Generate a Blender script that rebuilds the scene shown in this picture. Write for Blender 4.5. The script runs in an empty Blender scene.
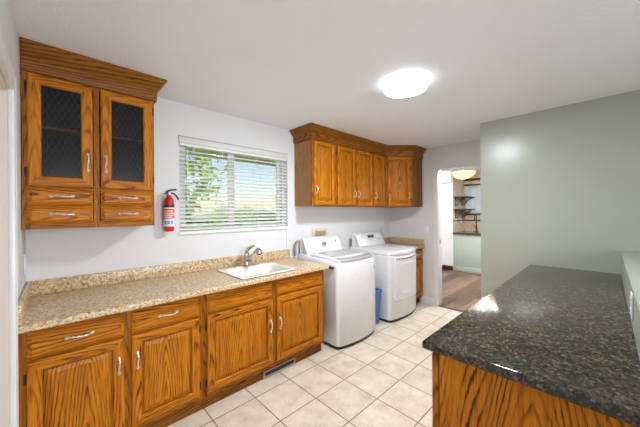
import bpy, bmesh, math, random
from mathutils import Vector, Matrix, Euler
random.seed(7)
sc = bpy.context.scene
col = sc.collection

# ------------------------------------------------------------------ camera
F_PX, YAW, ROLL, CAM_H = 275.0, math.radians(46.24), math.radians(-0.36), 1.460
cam_data = bpy.data.cameras.new('camera')
cam = bpy.data.objects.new('camera', cam_data); col.objects.link(cam)
cc, ss = math.cos(YAW), math.sin(YAW)
fwd, right0, up0 = Vector((cc, ss, 0)), Vector((ss, -cc, 0)), Vector((0, 0, 1))
right = right0 * math.cos(ROLL) + up0 * math.sin(ROLL)
upv = up0 * math.cos(ROLL) - right0 * math.sin(ROLL)
m = Matrix((right, upv, -fwd)).transposed().to_4x4()
m.translation = Vector((0, 0, CAM_H))
cam.matrix_world = m
cam_data.sensor_width = 36.0
cam_data.lens = 36.0 * F_PX / 640.0
cam_data.shift_y = -2.0 / 640.0
cam_data.clip_start = 0.02
sc.camera = cam

# ------------------------------------------------------------------ world, sun, large lights, exposure
world = bpy.data.worlds.new('sky'); sc.world = world
world.use_nodes = True
wn = world.node_tree.nodes; wl = world.node_tree.links
sky = wn.new('ShaderNodeTexSky'); sky.sky_type = 'NISHITA'
sky.sun_disc = False; sky.sun_elevation = math.radians(48); sky.sun_rotation = math.radians(150)
sky.air_density = 1.15; sky.dust_density = .4
wl.new(sky.outputs[0], wn['Background'].inputs[0])
wn['Background'].inputs[1].default_value = 0.08

def sun(energy, rot):
    d = bpy.data.lights.new('sun', 'SUN'); d.energy = energy; d.angle = math.radians(1.0); d.color = (1, .95, .87)
    o = bpy.data.objects.new('sun', d); col.objects.link(o); o.rotation_euler = rot
def area(name, loc, target, sx, sy, power, color=(1, 1, 1)):
    d = bpy.data.lights.new(name, 'AREA'); d.shape = 'RECTANGLE'; d.size = sx; d.size_y = sy; d.energy = power; d.color = color
    o = bpy.data.objects.new(name, d); col.objects.link(o); o.location = loc
    o.rotation_euler = (Vector(target) - Vector(loc)).to_track_quat('-Z', 'Y').to_euler()
    return o
sun(2.6, (math.radians(42), 0, math.radians(25)))
rear = area('rear_fill', (1.0, -2.9, 1.45), (1.2, 2.0, .9), 2.6, 1.5, 21, (.93, .975, 1.03)); rear.data.spread = math.radians(105)  # added soft fill behind the camera, not a real window
area('left_doorway_fill', (-1.15, 0.95, 1.35), (1.5, 1.4, 1.0), 1.1, 1.8, 5, (.93, .98, 1.05))  # weak fill added beyond the left doorway, no real source there
area('kitchen_fill', (5.7, 0.9, 2.38), (5.7, 1.1, 0), 1.6, 1.6, 48, (.96, .985, 1.03))  # extra fill added over the kitchen, hidden by the door header
sc.view_settings.view_transform = 'Standard'
sc.view_settings.look = 'None'
sc.view_settings.gamma = 1.0
sc.view_settings.use_curve_mapping = False
sc.view_settings.exposure = 1.12
CEILING_LAMP = 92.0
try:
    sc.cycles.use_denoising = True
    sc.cycles.max_bounces = 10; sc.cycles.diffuse_bounces = 6; sc.cycles.transparent_max_bounces = 24
    sc.cycles.sample_clamp_indirect = 6.0
except Exception:
    pass

# ------------------------------------------------------------------ materials
MATS = {}
def new_mat(name):
    mt = bpy.data.materials.new(name); mt.use_nodes = True
    nt = mt.node_tree; b = nt.nodes['Principled BSDF']
    MATS[name] = mt
    return mt, nt, b
def nd(nt, t, **kw):
    n = nt.nodes.new(t)
    for k, v in kw.items(): setattr(n, k, v)
    return n
def setin(nt, sock, v):
    if isinstance(v, bpy.types.NodeSocket): nt.links.new(v, sock)
    else: sock.default_value = v
def mth(nt, op, a, b=0.0, c=None, clamp=False):
    n = nd(nt, 'ShaderNodeMath', operation=op, use_clamp=clamp)
    setin(nt, n.inputs[0], a); setin(nt, n.inputs[1], b)
    if c is not None: setin(nt, n.inputs[2], c)
    return n.outputs[0]
def vscale(nt, v, s):
    n = nd(nt, 'ShaderNodeVectorMath', operation='MULTIPLY'); setin(nt, n.inputs[0], v); n.inputs[1].default_value = s
    return n.outputs[0]
def noise(nt, v, scale, detail=2.0, rough=.5):
    n = nd(nt, 'ShaderNodeTexNoise'); setin(nt, n.inputs['Vector'], v)
    n.inputs['Scale'].default_value = scale; n.inputs['Detail'].default_value = detail; n.inputs['Roughness'].default_value = rough
    return n
def ramp(nt, fac, stops):
    n = nd(nt, 'ShaderNodeValToRGB'); setin(nt, n.inputs[0], fac)
    e = n.color_ramp.elements
    while len(e) < len(stops): e.new(.5)
    for q, (p, c) in zip(e, stops):
        q.position = p; q.color = tuple(c) + (1,) if len(c) == 3 else c
    return n.outputs[0]
def mix(nt, fac, a, b, mode='MIX'):
    n = nd(nt, 'ShaderNodeMix', data_type='RGBA', blend_type=mode)
    setin(nt, n.inputs[0], fac)
    for s, v in ((n.inputs[6], a), (n.inputs[7], b)):
        if isinstance(v, bpy.types.NodeSocket): nt.links.new(v, s)
        else: s.default_value = tuple(v) + (1,)
    return n.outputs[2]
def bump(nt, b, h, strength, dist):
    n = nd(nt, 'ShaderNodeBump'); n.inputs['Strength'].default_value = strength; n.inputs['Distance'].default_value = dist
    setin(nt, n.inputs['Height'], h); nt.links.new(n.outputs[0], b.inputs['Normal'])
def objco(nt):
    return nd(nt, 'ShaderNodeTexCoord').outputs['Object']

def plain(name, c, rough=.5, metal=0.0, coat=0.0, emit=None, es=0):
    mt, nt, b = new_mat(name)
    # a faint procedural mottling keeps every surface off one dead flat value
    n = noise(nt, objco(nt), 14.0, 3.0)
    f = mth(nt, 'MULTIPLY_ADD', n.outputs[0], .10, .95)
    cl = nd(nt, 'ShaderNodeVectorMath', operation='SCALE'); cl.inputs[0].default_value = c; nt.links.new(f, cl.inputs['Scale'])
    nt.links.new(cl.outputs[0], b.inputs['Base Color'])
    b.inputs['Roughness'].default_value = rough; b.inputs['Metallic'].default_value = metal
    b.inputs['Coat Weight'].default_value = coat
    if emit:
        b.inputs['Emission Color'].default_value = tuple(emit) + (1,); b.inputs['Emission Strength'].default_value = es
    return mt

def paint(name, c, rough, bs, scale=90.0, big=0.0):
    mt, nt, b = new_mat(name)
    co = objco(nt)
    n = noise(nt, co, scale, 3.0); n2 = noise(nt, co, 2.2, 2.0)
    h = mth(nt, 'MULTIPLY_ADD', n2.outputs[0], big, n.outputs[0])
    f = mth(nt, 'MULTIPLY_ADD', n2.outputs[0], .06, .97)
    cl = nd(nt, 'ShaderNodeVectorMath', operation='SCALE'); cl.inputs[0].default_value = c; nt.links.new(f, cl.inputs['Scale'])
    nt.links.new(cl.outputs[0], b.inputs['Base Color'])
    b.inputs['Roughness'].default_value = rough
    bump(nt, b, h, bs, .004)
    return mt

def oak(name, light, mid, dark, rings=34.0, contrast=.75, rough=.42, coat=.0, tilt=5.5):
    mt, nt, b = new_mat(name)
    a = nd(nt, 'ShaderNodeAttribute'); a.attribute_name = 'gr'
    g = a.outputs['Vector']
    sp = nd(nt, 'ShaderNodeSeparateXYZ'); nt.links.new(g, sp.inputs[0])
    x, y, z = sp.outputs
    n1 = noise(nt, vscale(nt, g, (5.0, 5.0, .8)), 1.0, 2.0, .55).outputs[0]
    n1b = noise(nt, vscale(nt, g, (34.0, 34.0, 5.0)), 1.0, 3.0, .6).outputs[0]
    am = noise(nt, vscale(nt, g, (15.0, 15.0, 1.6)), 1.0, 2.0, .5).outputs[0]
    r = mth(nt, 'SQRT', mth(nt, 'ADD', mth(nt, 'MULTIPLY', x, x), mth(nt, 'MULTIPLY', y, y)))
    v = mth(nt, 'ADD', mth(nt, 'MULTIPLY', r, rings), mth(nt, 'MULTIPLY', z, tilt))
    v = mth(nt, 'ADD', v, mth(nt, 'MULTIPLY', n1, 5.0))
    v = mth(nt, 'ADD', v, mth(nt, 'MULTIPLY', n1b, 1.0))
    fr = mth(nt, 'FRACT', v)
    rm = ramp(nt, fr, [(0, (.15, .15, .15)), (.16, (.0, .0, .0)), (.55, (.0, .0, .0)), (.84, (.9, .9, .9)), (.93, (1, 1, 1)), (1, (.15, .15, .15))])
    rm = mth(nt, 'MULTIPLY', rm, ramp(nt, am, [(.30, (.12, .12, .12)), (.62, (1, 1, 1))]))
    pores = noise(nt, vscale(nt, g, (210., 210., 8.)), 1.0, 3.0, .65).outputs[0]
    pm = ramp(nt, pores, [(.50, (0, 0, 0)), (.66, (1, 1, 1))])
    fl = noise(nt, vscale(nt, g, (60., 60., 2.5)), 1.0, 3.0, .6).outputs[0]
    base = mix(nt, ramp(nt, fl, [(.36, (0, 0, 0)), (.64, (1, 1, 1))]), light, mid)
    k = mth(nt, 'MULTIPLY', rm, contrast)
    k2 = mth(nt, 'MULTIPLY_ADD', mth(nt, 'MULTIPLY', pm, mth(nt, 'MULTIPLY_ADD', rm, .7, .45)), .80, k, clamp=True)
    c = mix(nt, k2, base, dark)
    nt.links.new(c, b.inputs['Base Color'])
    b.inputs['Roughness'].default_value = rough
    b.inputs['Coat Weight'].default_value = coat; b.inputs['Coat Roughness'].default_value = .10
    b.inputs['Specular IOR Level'].default_value = .2
    bump(nt, b, mth(nt, 'MULTIPLY', k2, -1.0), .12, .002)
    return mt

oak('oak', (.60, .215, .007), (.44, .132, .004), (.085, .018, .001), rings=60, contrast=.82)
oak('oak_frame', (.42, .142, .006), (.29, .088, .003), (.075, .018, .001), rings=52, contrast=.65)
oak('oak_brown', (.33, .125, .012), (.225, .078, .007), (.055, .014, .002), rings=50, contrast=.95)
oak('oak_side', (.38, .170, .036), (.29, .118, .022), (.12, .042, .008), rings=60, contrast=.4, coat=.6)
oak('oak_panel', (.68, .235, .008), (.50, .150, .004), (.040, .008, .001), rings=46, contrast=1.0, tilt=9.0)
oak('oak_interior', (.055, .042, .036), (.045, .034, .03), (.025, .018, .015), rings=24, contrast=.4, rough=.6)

paint('wall_paint', (.71, .715, .72), .62, .18)
paint('ceiling_paint', (.84, .858, .885), .75, .55, 55.0)
paint('green_paint', (.365, .385, .315), .27, .22, 28.0, 1.4)
paint('green_cap_paint', (.40, .415, .36), .35, .15, 40.0)
paint('white_trim', (.80, .80, .795), .35, .05)
paint('beige_paint', (.66, .575, .49), .6, .15)
paint('kitchen_white', (.84, .835, .825), .5, .1)
paint('exterior_siding', (.78, .74, .52), .7, .2)

def laminate():
    mt, nt, b = new_mat('laminate_stone')
    co = objco(nt)
    n1 = noise(nt, co, 58.0, 5.0, .74).outputs[0]
    n2 = noise(nt, co, 95.0, 3.0, .6).outputs[0]
    n3 = noise(nt, co, 22.0, 3.0, .6).outputs[0]
    c = ramp(nt, n1, [(.33, (.22, .115, .045)), (.43, (.52, .345, .165)), (.50, (.68, .50, .285)), (.58, (.76, .61, .41)), (.72, (.82, .72, .55))])
    d = ramp(nt, n2, [(.38, (1, 1, 1)), (.45, (0, 0, 0))])
    c = mix(nt, mth(nt, 'MULTIPLY', d, .85), c, (.085, .052, .03))
    c = mix(nt, mth(nt, 'MULTIPLY', n3, .22), c, (.42, .29, .16))
    nt.links.new(c, b.inputs['Base Color']); b.inputs['Roughness'].default_value = .30
laminate()

def granite():
    mt, nt, b = new_mat('dark_granite')
    co = objco(nt)
    v = nd(nt, 'ShaderNodeTexVoronoi'); v.inputs['Scale'].default_value = 118.0; nt.links.new(co, v.inputs['Vector'])
    sv = nd(nt, 'ShaderNodeSeparateColor'); nt.links.new(v.outputs['Color'], sv.inputs[0])
    v2 = nd(nt, 'ShaderNodeTexVoronoi'); v2.inputs['Scale'].default_value = 300.0; nt.links.new(co, v2.inputs['Vector'])
    sv2 = nd(nt, 'ShaderNodeSeparateColor'); nt.links.new(v2.outputs['Color'], sv2.inputs[0])
    n = noise(nt, co, 42.0, 4.0, .65).outputs[0]
    c = ramp(nt, sv.outputs[0], [(.0, (.014, .016, .013)), (.25, (.045, .050, .040)), (.45, (.085, .090, .062)), (.62, (.13, .115, .066)), (.78, (.27, .150, .055)), (.92, (.36, .25, .12)), (1.0, (.36, .35, .30))])
    c2 = ramp(nt, sv2.outputs[1], [(.0, (.014, .016, .013)), (.45, (.055, .062, .05)), (.8, (.115, .115, .088)), (1.0, (.30, .27, .20))])
    c = mix(nt, .32, c, c2)
    c = mix(nt, ramp(nt, n, [(.40, (.7, .7, .7)), (.52, (0, 0, 0))]), c, (.012, .014, .012))
    cs = nd(nt, 'ShaderNodeVectorMath', operation='SCALE'); nt.links.new(c, cs.inputs[0]); cs.inputs['Scale'].default_value = .54
    nt.links.new(cs.outputs[0], b.inputs['Base Color']); b.inputs['Roughness'].default_value = .10
    b.inputs['Specular IOR Level'].default_value = .5
granite()

def tile_floor():
    mt, nt, b = new_mat('floor_tile')
    co = objco(nt)
    sp = nd(nt, 'ShaderNodeSeparateXYZ'); nt.links.new(co, sp.inputs[0])
    P = .3365
    u = mth(nt, 'DIVIDE', mth(nt, 'SUBTRACT', sp.outputs[0], 1.121), P)
    w = mth(nt, 'DIVIDE', mth(nt, 'SUBTRACT', sp.outputs[1], 1.582), P)
    def edge(q):
        f = mth(nt, 'FRACT', q)
        return mth(nt, 'MINIMUM', f, mth(nt, 'SUBTRACT', 1.0, f))
    e = mth(nt, 'MINIMUM', edge(u), edge(w))
    grout = ramp(nt, e, [(.009, (1, 1, 1)), (.016, (0, 0, 0))])
    cb = nd(nt, 'ShaderNodeCombineXYZ'); nt.links.new(mth(nt, 'FLOOR', u), cb.inputs[0]); nt.links.new(mth(nt, 'FLOOR', w), cb.inputs[1])
    wn_ = nd(nt, 'ShaderNodeTexWhiteNoise'); nt.links.new(cb.outputs[0], wn_.inputs['Vector'])
    add = nd(nt, 'ShaderNodeVectorMath', operation='MULTIPLY_ADD'); nt.links.new(wn_.outputs['Color'], add.inputs[0]); add.inputs[1].default_value = (9, 9, 9); nt.links.new(co, add.inputs[2])
    n = noise(nt, add.outputs[0], 6.5, 6.0, .68).outputs[0]
    n2 = noise(nt, add.outputs[0], 30.0, 4.0, .6).outputs[0]
    c = ramp(nt, n, [(.30, (.56, .46, .33)), (.45, (.68, .59, .46)), (.6, (.75, .675, .56)), (.75, (.79, .735, .635))])
    c = mix(nt, mth(nt, 'MULTIPLY', ramp(nt, n2, [(.60, (0, 0, 0)), (.72, (1, 1, 1))]), .35), c, (.42, .31, .19))
    t = mth(nt, 'MULTIPLY_ADD', wn_.outputs['Value'], .10, .94)
    cs = nd(nt, 'ShaderNodeVectorMath', operation='SCALE'); nt.links.new(c, cs.inputs[0]); nt.links.new(t, cs.inputs['Scale'])
    c = mix(nt, grout, cs.outputs[0], (.25, .175, .105))
    nt.links.new(c, b.inputs['Base Color']); b.inputs['Roughness'].default_value = .34
    bump(nt, b, mth(nt, 'SUBTRACT', 1.0, grout), .35, .003)
tile_floor()

def wood_floor():
    mt, nt, b = new_mat('floor_planks')
    co = objco(nt)
    sp = nd(nt, 'ShaderNodeSeparateXYZ'); nt.links.new(co, sp.inputs[0])
    row = mth(nt, 'DIVIDE', sp.outputs[1], .19)
    rid = mth(nt, 'FLOOR', row)
    off = mth(nt, 'FRACT', mth(nt, 'MULTIPLY', mth(nt, 'SINE', mth(nt, 'MULTIPLY', rid, 12.98)), 437.5))
    uu = mth(nt, 'ADD', mth(nt, 'DIVIDE', sp.outputs[0], 1.15), off)
    cb = nd(nt, 'ShaderNodeCombineXYZ'); nt.links.new(rid, cb.inputs[0]); nt.links.new(mth(nt, 'FLOOR', uu), cb.inputs[1])
    w = nd(nt, 'ShaderNodeTexWhiteNoise'); nt.links.new(cb.outputs[0], w.inputs['Vector'])
    g = nd(nt, 'ShaderNodeVectorMath', operation='MULTIPLY_ADD'); nt.links.new(w.outputs['Color'], g.inputs[0]); g.inputs[1].default_value = (7, 7, 7); nt.links.new(vscale(nt, co, (2.0, 26.0, 1.0)), g.inputs[2])
    n = noise(nt, g.outputs[0], 1.0, 4.0, .6).outputs[0]
    f = mth(nt, 'ADD', mth(nt, 'MULTIPLY', w.outputs['Value'], .5), mth(nt, 'MULTIPLY', n, .6))
    c = ramp(nt, f, [(.25, (.04, .018, .010)), (.45, (.105, .052, .030)), (.65, (.19, .108, .068)), (.9, (.32, .22, .155))])
    er = mth(nt, 'FRACT', row); e = mth(nt, 'MINIMUM', er, mth(nt, 'SUBTRACT', 1.0, er))
    c = mix(nt, ramp(nt, e, [(.008, (1, 1, 1)), (.02, (0, 0, 0))]), c, (.07, .04, .025))
    nt.links.new(c, b.inputs['Base Color']); b.inputs['Roughness'].default_value = .42
wood_floor()

def kitchen_tile():
    mt, nt, b = new_mat('tan_wall_tile')
    co = objco(nt)
    sp = nd(nt, 'ShaderNodeSeparateXYZ'); nt.links.new(co, sp.inputs[0])
    h = mth(nt, 'ADD', sp.outputs[0], sp.outputs[1])
    u = mth(nt, 'DIVIDE', mth(nt, 'ADD', h, sp.outputs[2]), .15); w = mth(nt, 'DIVIDE', mth(nt, 'SUBTRACT', h, sp.outputs[2]), .15)
    def edge(q):
        f = mth(nt, 'FRACT', q); return mth(nt, 'MINIMUM', f, mth(nt, 'SUBTRACT', 1.0, f))
    e = mth(nt, 'MINIMUM', edge(u), edge(w))
    n = noise(nt, co, 11.0, 4.0, .6).outputs[0]
    c = ramp(nt, n, [(.3, (.44, .31, .19)), (.5, (.60, .45, .30)), (.7, (.70, .57, .41))])
    c = mix(nt, ramp(nt, e, [(.02, (1, 1, 1)), (.05, (0, 0, 0))]), c, (.40, .30, .20))
    nt.links.new(c, b.inputs['Base Color']); b.inputs['Roughness'].default_value = .4
kitchen_tile()

plain('white_enamel', (.79, .795, .80), .22, coat=.3)
plain('washer_white', (.77, .775, .785), .26, coat=.2)
plain('panel_white', (.78, .785, .79), .3)
plain('sink_cream', (.83, .82, .76), .2, coat=.3)
plain('steel', (.42, .415, .40), .32, 1.0)
plain('silver', (.46, .465, .475), .26, .3)
plain('lid_glass', (.44, .45, .455), .10, coat=.5)
plain('nickel', (.52, .49, .45), .25, 1.0)
plain('pull_nickel', (.66, .62, .55), .36, .55)
plain('bronze', (.045, .034, .026), .4, .6)
plain('black_plastic', (.015, .015, .016), .4)
plain('dark_grey', (.07, .07, .072), .5)
plain('grey_rubber', (.30, .29, .275), .6)
plain('red_enamel', (.56, .012, .014), .22, coat=.4)
plain('label_red', (.80, .075, .035), .5)
plain('label_white', (.82, .80, .79), .5)
plain('label_blue', (.10, .38, .66), .5)
plain('blue_plastic', (.055, .19, .50), .4)
plain('almond', (.68, .62, .47), .45)
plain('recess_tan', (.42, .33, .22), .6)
plain('brown_metal', (.44, .40, .34), .45, .3)
plain('vinyl_white', (.80, .81, .79), .35)
plain('blind_valance', (.68, .67, .655), .5)
plain('blind_white', (.82, .82, .80), .45)
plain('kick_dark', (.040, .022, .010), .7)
plain('sage_cabinet', (.42, .49, .42), .42)
plain('dark_wood', (.075, .035, .025), .4)
plain('curtain_blue', (.70, .77, .80), .8)
plain('grass', (.30, .42, .10), .9)
plain('bark', (.22, .16, .11), .9)
plain('far_hill', (.30, .36, .24), .95)
plain('wire_lattice', (.13, .13, .13), .35, .6)
plain('lamp_rim', (.82, .82, .82), .4)
plain('asphalt', (.30, .30, .29), .9)

def leafm():
    mt, nt, b = new_mat('leaf')
    n = noise(nt, objco(nt), 3.0, 3.0).outputs[0]
    c = ramp(nt, n, [(.3, (.34, .50, .10)), (.7, (.62, .74, .26))])
    nt.links.new(c, b.inputs['Base Color']); b.inputs['Roughness'].default_value = .6
    tr = nd(nt, 'ShaderNodeBsdfTranslucent'); nt.links.new(c, tr.inputs[0])
    mx = nd(nt, 'ShaderNodeMixShader'); mx.inputs[0].default_value = .5
    nt.links.new(b.outputs[0], mx.inputs[1]); nt.links.new(tr.outputs[0], mx.inputs[2])
    nt.links.new(mx.outputs[0], nt.nodes['Material Output'].inputs[0])
leafm()

def glass(name, tint, dark=None, ior=1.45, rough=.04, dm=.5):
    mt, nt, b = new_mat(name)
    t = nd(nt, 'ShaderNodeBsdfTransparent'); t.inputs[0].default_value = tuple(tint) + (1,)
    g = nd(nt, 'ShaderNodeBsdfGlossy'); g.inputs['Roughness'].default_value = rough
    fz = nd(nt, 'ShaderNodeFresnel'); fz.inputs[0].default_value = ior
    mx = nd(nt, 'ShaderNodeMixShader'); nt.links.new(fz.outputs[0], mx.inputs[0])
    src = t.outputs[0]
    if dark:
        d = nd(nt, 'ShaderNodeBsdfDiffuse'); d.inputs[0].default_value = tuple(dark) + (1,)
        m2 = nd(nt, 'ShaderNodeMixShader'); m2.inputs[0].default_value = dm
        nt.links.new(t.outputs[0], m2.inputs[1]); nt.links.new(d.outputs[0], m2.inputs[2]); src = m2.outputs[0]
    nt.links.new(src, mx.inputs[1]); nt.links.new(g.outputs[0], mx.inputs[2])
    nt.links.new(mx.outputs[0], nt.nodes['Material Output'].inputs[0])
glass('window_glass', (.97, .98, .97), ior=1.1)
glass('smoked_glass', (.84, .84, .85), dark=(.05, .051, .055), ior=1.2, rough=.2, dm=.24)

def emitter(name, c, s):
    mt, nt, b = new_mat(name)
    e = nd(nt, 'ShaderNodeEmission'); e.inputs[0].default_value = tuple(c) + (1,); e.inputs[1].default_value = s
    nt.links.new(e.outputs[0], nt.nodes['Material Output'].inputs[0])
emitter('lamp_glow', (.94, .98, 1.055), CEILING_LAMP)
emitter('lamp_edge_glow', (.95, .98, 1.04), 2.6)
def stained():
    mt, nt, b = new_mat('stained_glass')
    v = nd(nt, 'ShaderNodeTexVoronoi'); v.inputs['Scale'].default_value = 26.0; nt.links.new(objco(nt), v.inputs['Vector'])
    s_ = nd(nt, 'ShaderNodeSeparateColor'); nt.links.new(v.outputs['Color'], s_.inputs[0])
    c = ramp(nt, s_.outputs[0], [(.0, (1, .30, .02)), (.28, (1, .50, .04)), (.40, (1, .88, .55)), (.68, (1, .97, .85)), (.8, (1, .55, .05)), (1, (.95, .40, .03))])
    e = nd(nt, 'ShaderNodeEmission'); nt.links.new(c, e.inputs[0]); e.inputs[1].default_value = 1.5
    nt.links.new(e.outputs[0], nt.nodes['Material Output'].inputs[0])
stained()

# ------------------------------------------------------------------ mesh helpers
class MB:
    def __init__(s): s.v = []; s.f = []; s.g = []; s.rough = []
    def add(s, verts, faces, grain='z', off=None, across=None):
        vs = [Vector(p) for p in verts]
        lo = [min(p[i] for p in vs) for i in range(3)]; hi = [max(p[i] for p in vs) for i in range(3)]
        ai = 'xyz'.index(grain); ot = [i for i in range(3) if i != ai]
        ot.sort(key=lambda i: hi[i] - lo[i], reverse=True)
        if across: ot = ['xyz'.index(across)] + [i for i in range(3) if i not in (ai, 'xyz'.index(across))]
        if off is None: off = (random.uniform(-.05, .05), random.uniform(.02, .06), random.uniform(-6, 6))
        mid = [(lo[i] + hi[i]) / 2 for i in range(3)]
        b0 = len(s.v)
        for p in vs:
            s.v.append(p)
            s.g.append((p[ot[0]] - mid[ot[0]] + off[0], p[ot[1]] - mid[ot[1]] + off[1], p[ai] - mid[ai] + off[2]))
        s.f += [tuple(b0 + i for i in f) for f in faces]
        return s
    def box(s, x0, y0, z0, x1, y1, z1, bev=0.0, seg=2, grain='z', off=None):
        bm = bmesh.new(); bmesh.ops.create_cube(bm, size=1.0)
        for v in bm.verts:
            v.co = Vector((x0 if v.co.x < 0 else x1, y0 if v.co.y < 0 else y1, z0 if v.co.z < 0 else z1))
        if bev > 0:
            bev = min(bev, .49 * min(abs(x1 - x0), abs(y1 - y0), abs(z1 - z0)))
            bmesh.ops.bevel(bm, geom=bm.edges[:], offset=bev, segments=seg, affect='EDGES', profile=.5)
        s.addbm(bm, grain, off); return s
    def addbm(s, bm, grain='z', off=None):
        bm.verts.index_update()
        s.add([v.co.copy() for v in bm.verts], [[v.index for v in f.verts] for f in bm.faces], grain, off); bm.free()
    def loft(s, rings, closed=True, cap0=True, cap1=True, grain='z', off=None):
        n = len(rings[0]); V = [p for r in rings for p in r]; Fc = []
        for i in range(len(rings) - 1):
            for j in range(n if closed else n - 1):
                k = (j + 1) % n
                Fc.append((i * n + j, i * n + k, (i + 1) * n + k, (i + 1) * n + j))
        if cap0: Fc.append(tuple(reversed(range(n))))
        if cap1: Fc.append(tuple((len(rings) - 1) * n + j for j in range(n)))
        return s.add(V, Fc, grain, off)
    def prism(s, pts, axis, a, b, grain='z', off=None):   # pts in the two other axes (cyclic order)
        def P(p, t):
            return {'x': (t, p[0], p[1]), 'y': (p[0], t, p[1]), 'z': (p[0], p[1], t)}[axis]
        return s.loft([[P(p, a) for p in pts], [P(p, b) for p in pts]], grain=grain, off=off)
    def tube(s, path, r, seg=10, caps=True, squash=None):
        path = [Vector(p) for p in path]; n = len(path)
        rr = r if isinstance(r, (list, tuple)) else [r] * n
        rings = []; up = None
        for i, p in enumerate(path):
            t = (path[min(i + 1, n - 1)] - path[max(i - 1, 0)]).normalized()
            if up is None: up = Vector((0, 0, 1)) if abs(t.z) < .9 else Vector((1, 0, 0))
            a = t.cross(up)
            if a.length < 1e-4: a = t.cross(Vector((0, 1, 0)))
            a.normalize(); b = a.cross(t).normalized(); up = b
            sq = squash[i] if squash else 1.0
            rings.append([p + a * (math.cos(q) * rr[i] * sq) + b * (math.sin(q) * rr[i]) for q in [2 * math.pi * k / seg for k in range(seg)]])
        return s.loft(rings, cap0=caps, cap1=caps)
    def lathe(s, prof, c=(0, 0, 0), axis='z', seg=24, a0=0.0, a1=2 * math.pi, sx=1.0, sy=1.0):
        full = abs(a1 - a0 - 2 * math.pi) < 1e-6
        n = seg if full else seg + 1
        rings = []
        for r, h in prof:
            ring = []
            for k in range(n):
                q = a0 + (a1 - a0) * k / seg
                u, w = r * math.cos(q) * sx, r * math.sin(q) * sy
                p = {'z': (u, w, h), 'y': (u, h, w), 'x': (h, u, w)}[axis]
                ring.append((c[0] + p[0], c[1] + p[1], c[2] + p[2]))
            rings.append(ring)
        return s.loft(rings, closed=full, cap0=full and prof[0][0] > 1e-6, cap1=full and prof[-1][0] > 1e-6)
def catmull(pts, n=6):
    pts = [Vector(p) for p in pts]; o = []
    for i in range(len(pts) - 1):
        p0, p1, p2, p3 = pts[max(i - 1, 0)], pts[i], pts[i + 1], pts[min(i + 2, len(pts) - 1)]
        for k in range(n):
            t = k / n
            o.append(.5 * ((2 * p1) + (p2 - p0) * t + (2 * p0 - 5 * p1 + 4 * p2 - p3) * t * t + (3 * p1 - p0 - 3 * p2 + p3) * t ** 3))
    o.append(pts[-1]); return o

def obj(name, mb, mat, parent=None, loc=(0, 0, 0), rot=(0, 0, 0), smooth=True, ang=32):
    me = bpy.data.meshes.new(name)
    me.from_pydata([tuple(v) for v in mb.v], [], mb.f)
    at = me.attributes.new('gr', 'FLOAT_VECTOR', 'POINT')
    at.data.foreach_set('vector', [c for g in mb.g for c in g])
    bm = bmesh.new(); bm.from_mesh(me); bmesh.ops.recalc_face_normals(bm, faces=bm.faces[:]); bm.to_mesh(me); bm.free()
    if smooth:
        me.polygons.foreach_set('use_smooth', [True] * len(me.polygons))
        me.set_sharp_from_angle(angle=math.radians(ang))
    me.materials.append(MATS[mat])
    o = bpy.data.objects.new(name, me); col.objects.link(o)
    o.location = loc; o.rotation_euler = rot
    if parent is not None: o.parent = parent
    return o
def tag(o, label, cat, group=None, kind=None):
    o['label'] = label; o['category'] = cat
    if group: o['group'] = group
    if kind: o['kind'] = kind
    return o
def thing(name, label, cat, loc=(0, 0, 0), rz=0.0, group=None):
    o = bpy.data.objects.new(name, None); col.objects.link(o); o.empty_display_size = .1
    o.location = loc; o.rotation_euler = (0, 0, rz)
    return tag(o, label, cat, group)
def struct(name, mb, mat, **kw):
    o = obj(name, mb, mat, **kw); o['kind'] = 'structure'; return o

# ------------------------------------------------------------------ room constants
D, XL, XF, XG, H = 2.636, -0.147, 4.21, 3.447, 2.44
YB = -3.3          # rear wall, behind the camera
KX, KY = 7.8, 2.62 # kitchen end wall and tiled side wall

# ------------------------------------------------------------------ structure
struct('floor', MB().box(-2.2, YB - .1, -.12, XF + .03, D + .16, 0), 'floor_tile')
struct('floor_kitchen', MB().box(XF + .03, YB - .1, -.12, KX + .3, 3.2, 0), 'floor_planks')
struct('ceiling', MB().box(-2.2, YB - .1, H, KX + .3, 3.2, H + .15), 'ceiling_paint')
WX0, WX1, WZ0, WZ1 = .79, 1.99, 1.264, 2.125
b = MB()
for a in ((-2.2, D, 0, WX0, D + .16, H), (WX1, D, 0, XF + .12, D + .16, H), (WX0, D, 0, WX1, D + .16, WZ0), (WX0, D, WZ1, WX1, D + .16, H)): b.box(*a)
struct('wall_back', b, 'wall_paint')
# left wall with its doorway
DY0, DY1, DZ = .80, 1.745, 1.985
b = MB()
for a in ((XL - .13, DY1, 0, XL, D, H), (XL - .13, YB, 0, XL, DY0, H), (XL - .13, DY0, DZ, XL, DY1, H)): b.box(*a)
struct('wall_left', b, 'wall_paint')
b = MB()
b.box(XL, DY1, 0, XL + .019, DY1 + .075, DZ + .075, bev=.003); b.box(XL, DY0 - .075, 0, XL + .019, DY0, DZ + .075, bev=.003)
b.box(XL, DY0, DZ, XL + .019, DY1, DZ + .075, bev=.003)
b.box(XL + .0185, DY1 + .058, 0, XL + .0205, DY1 + .0745, DZ + .0745, bev=.0008)
struct('trim_1', b, 'white_trim')
b = MB(); b.box(XL - .135, DY1 - .012, 0, XL - .001, DY1 - .0005, DZ - .001); b.box(XL - .135, DY0 + .0005, 0, XL - .001, DY0 + .012, DZ - .001)
b.box(XL - .135, DY0 + .012, DZ - .012, XL - .001, DY1 - .012, DZ - .001)
struct('door_1', b, 'beige_paint')
b = MB(); b.box(-2.2, YB, 0, -2.1, D, H); b.box(-2.1, D - .1, 0, XL - .131, D, H)
struct('wall_hall', b, 'beige_paint')
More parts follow.
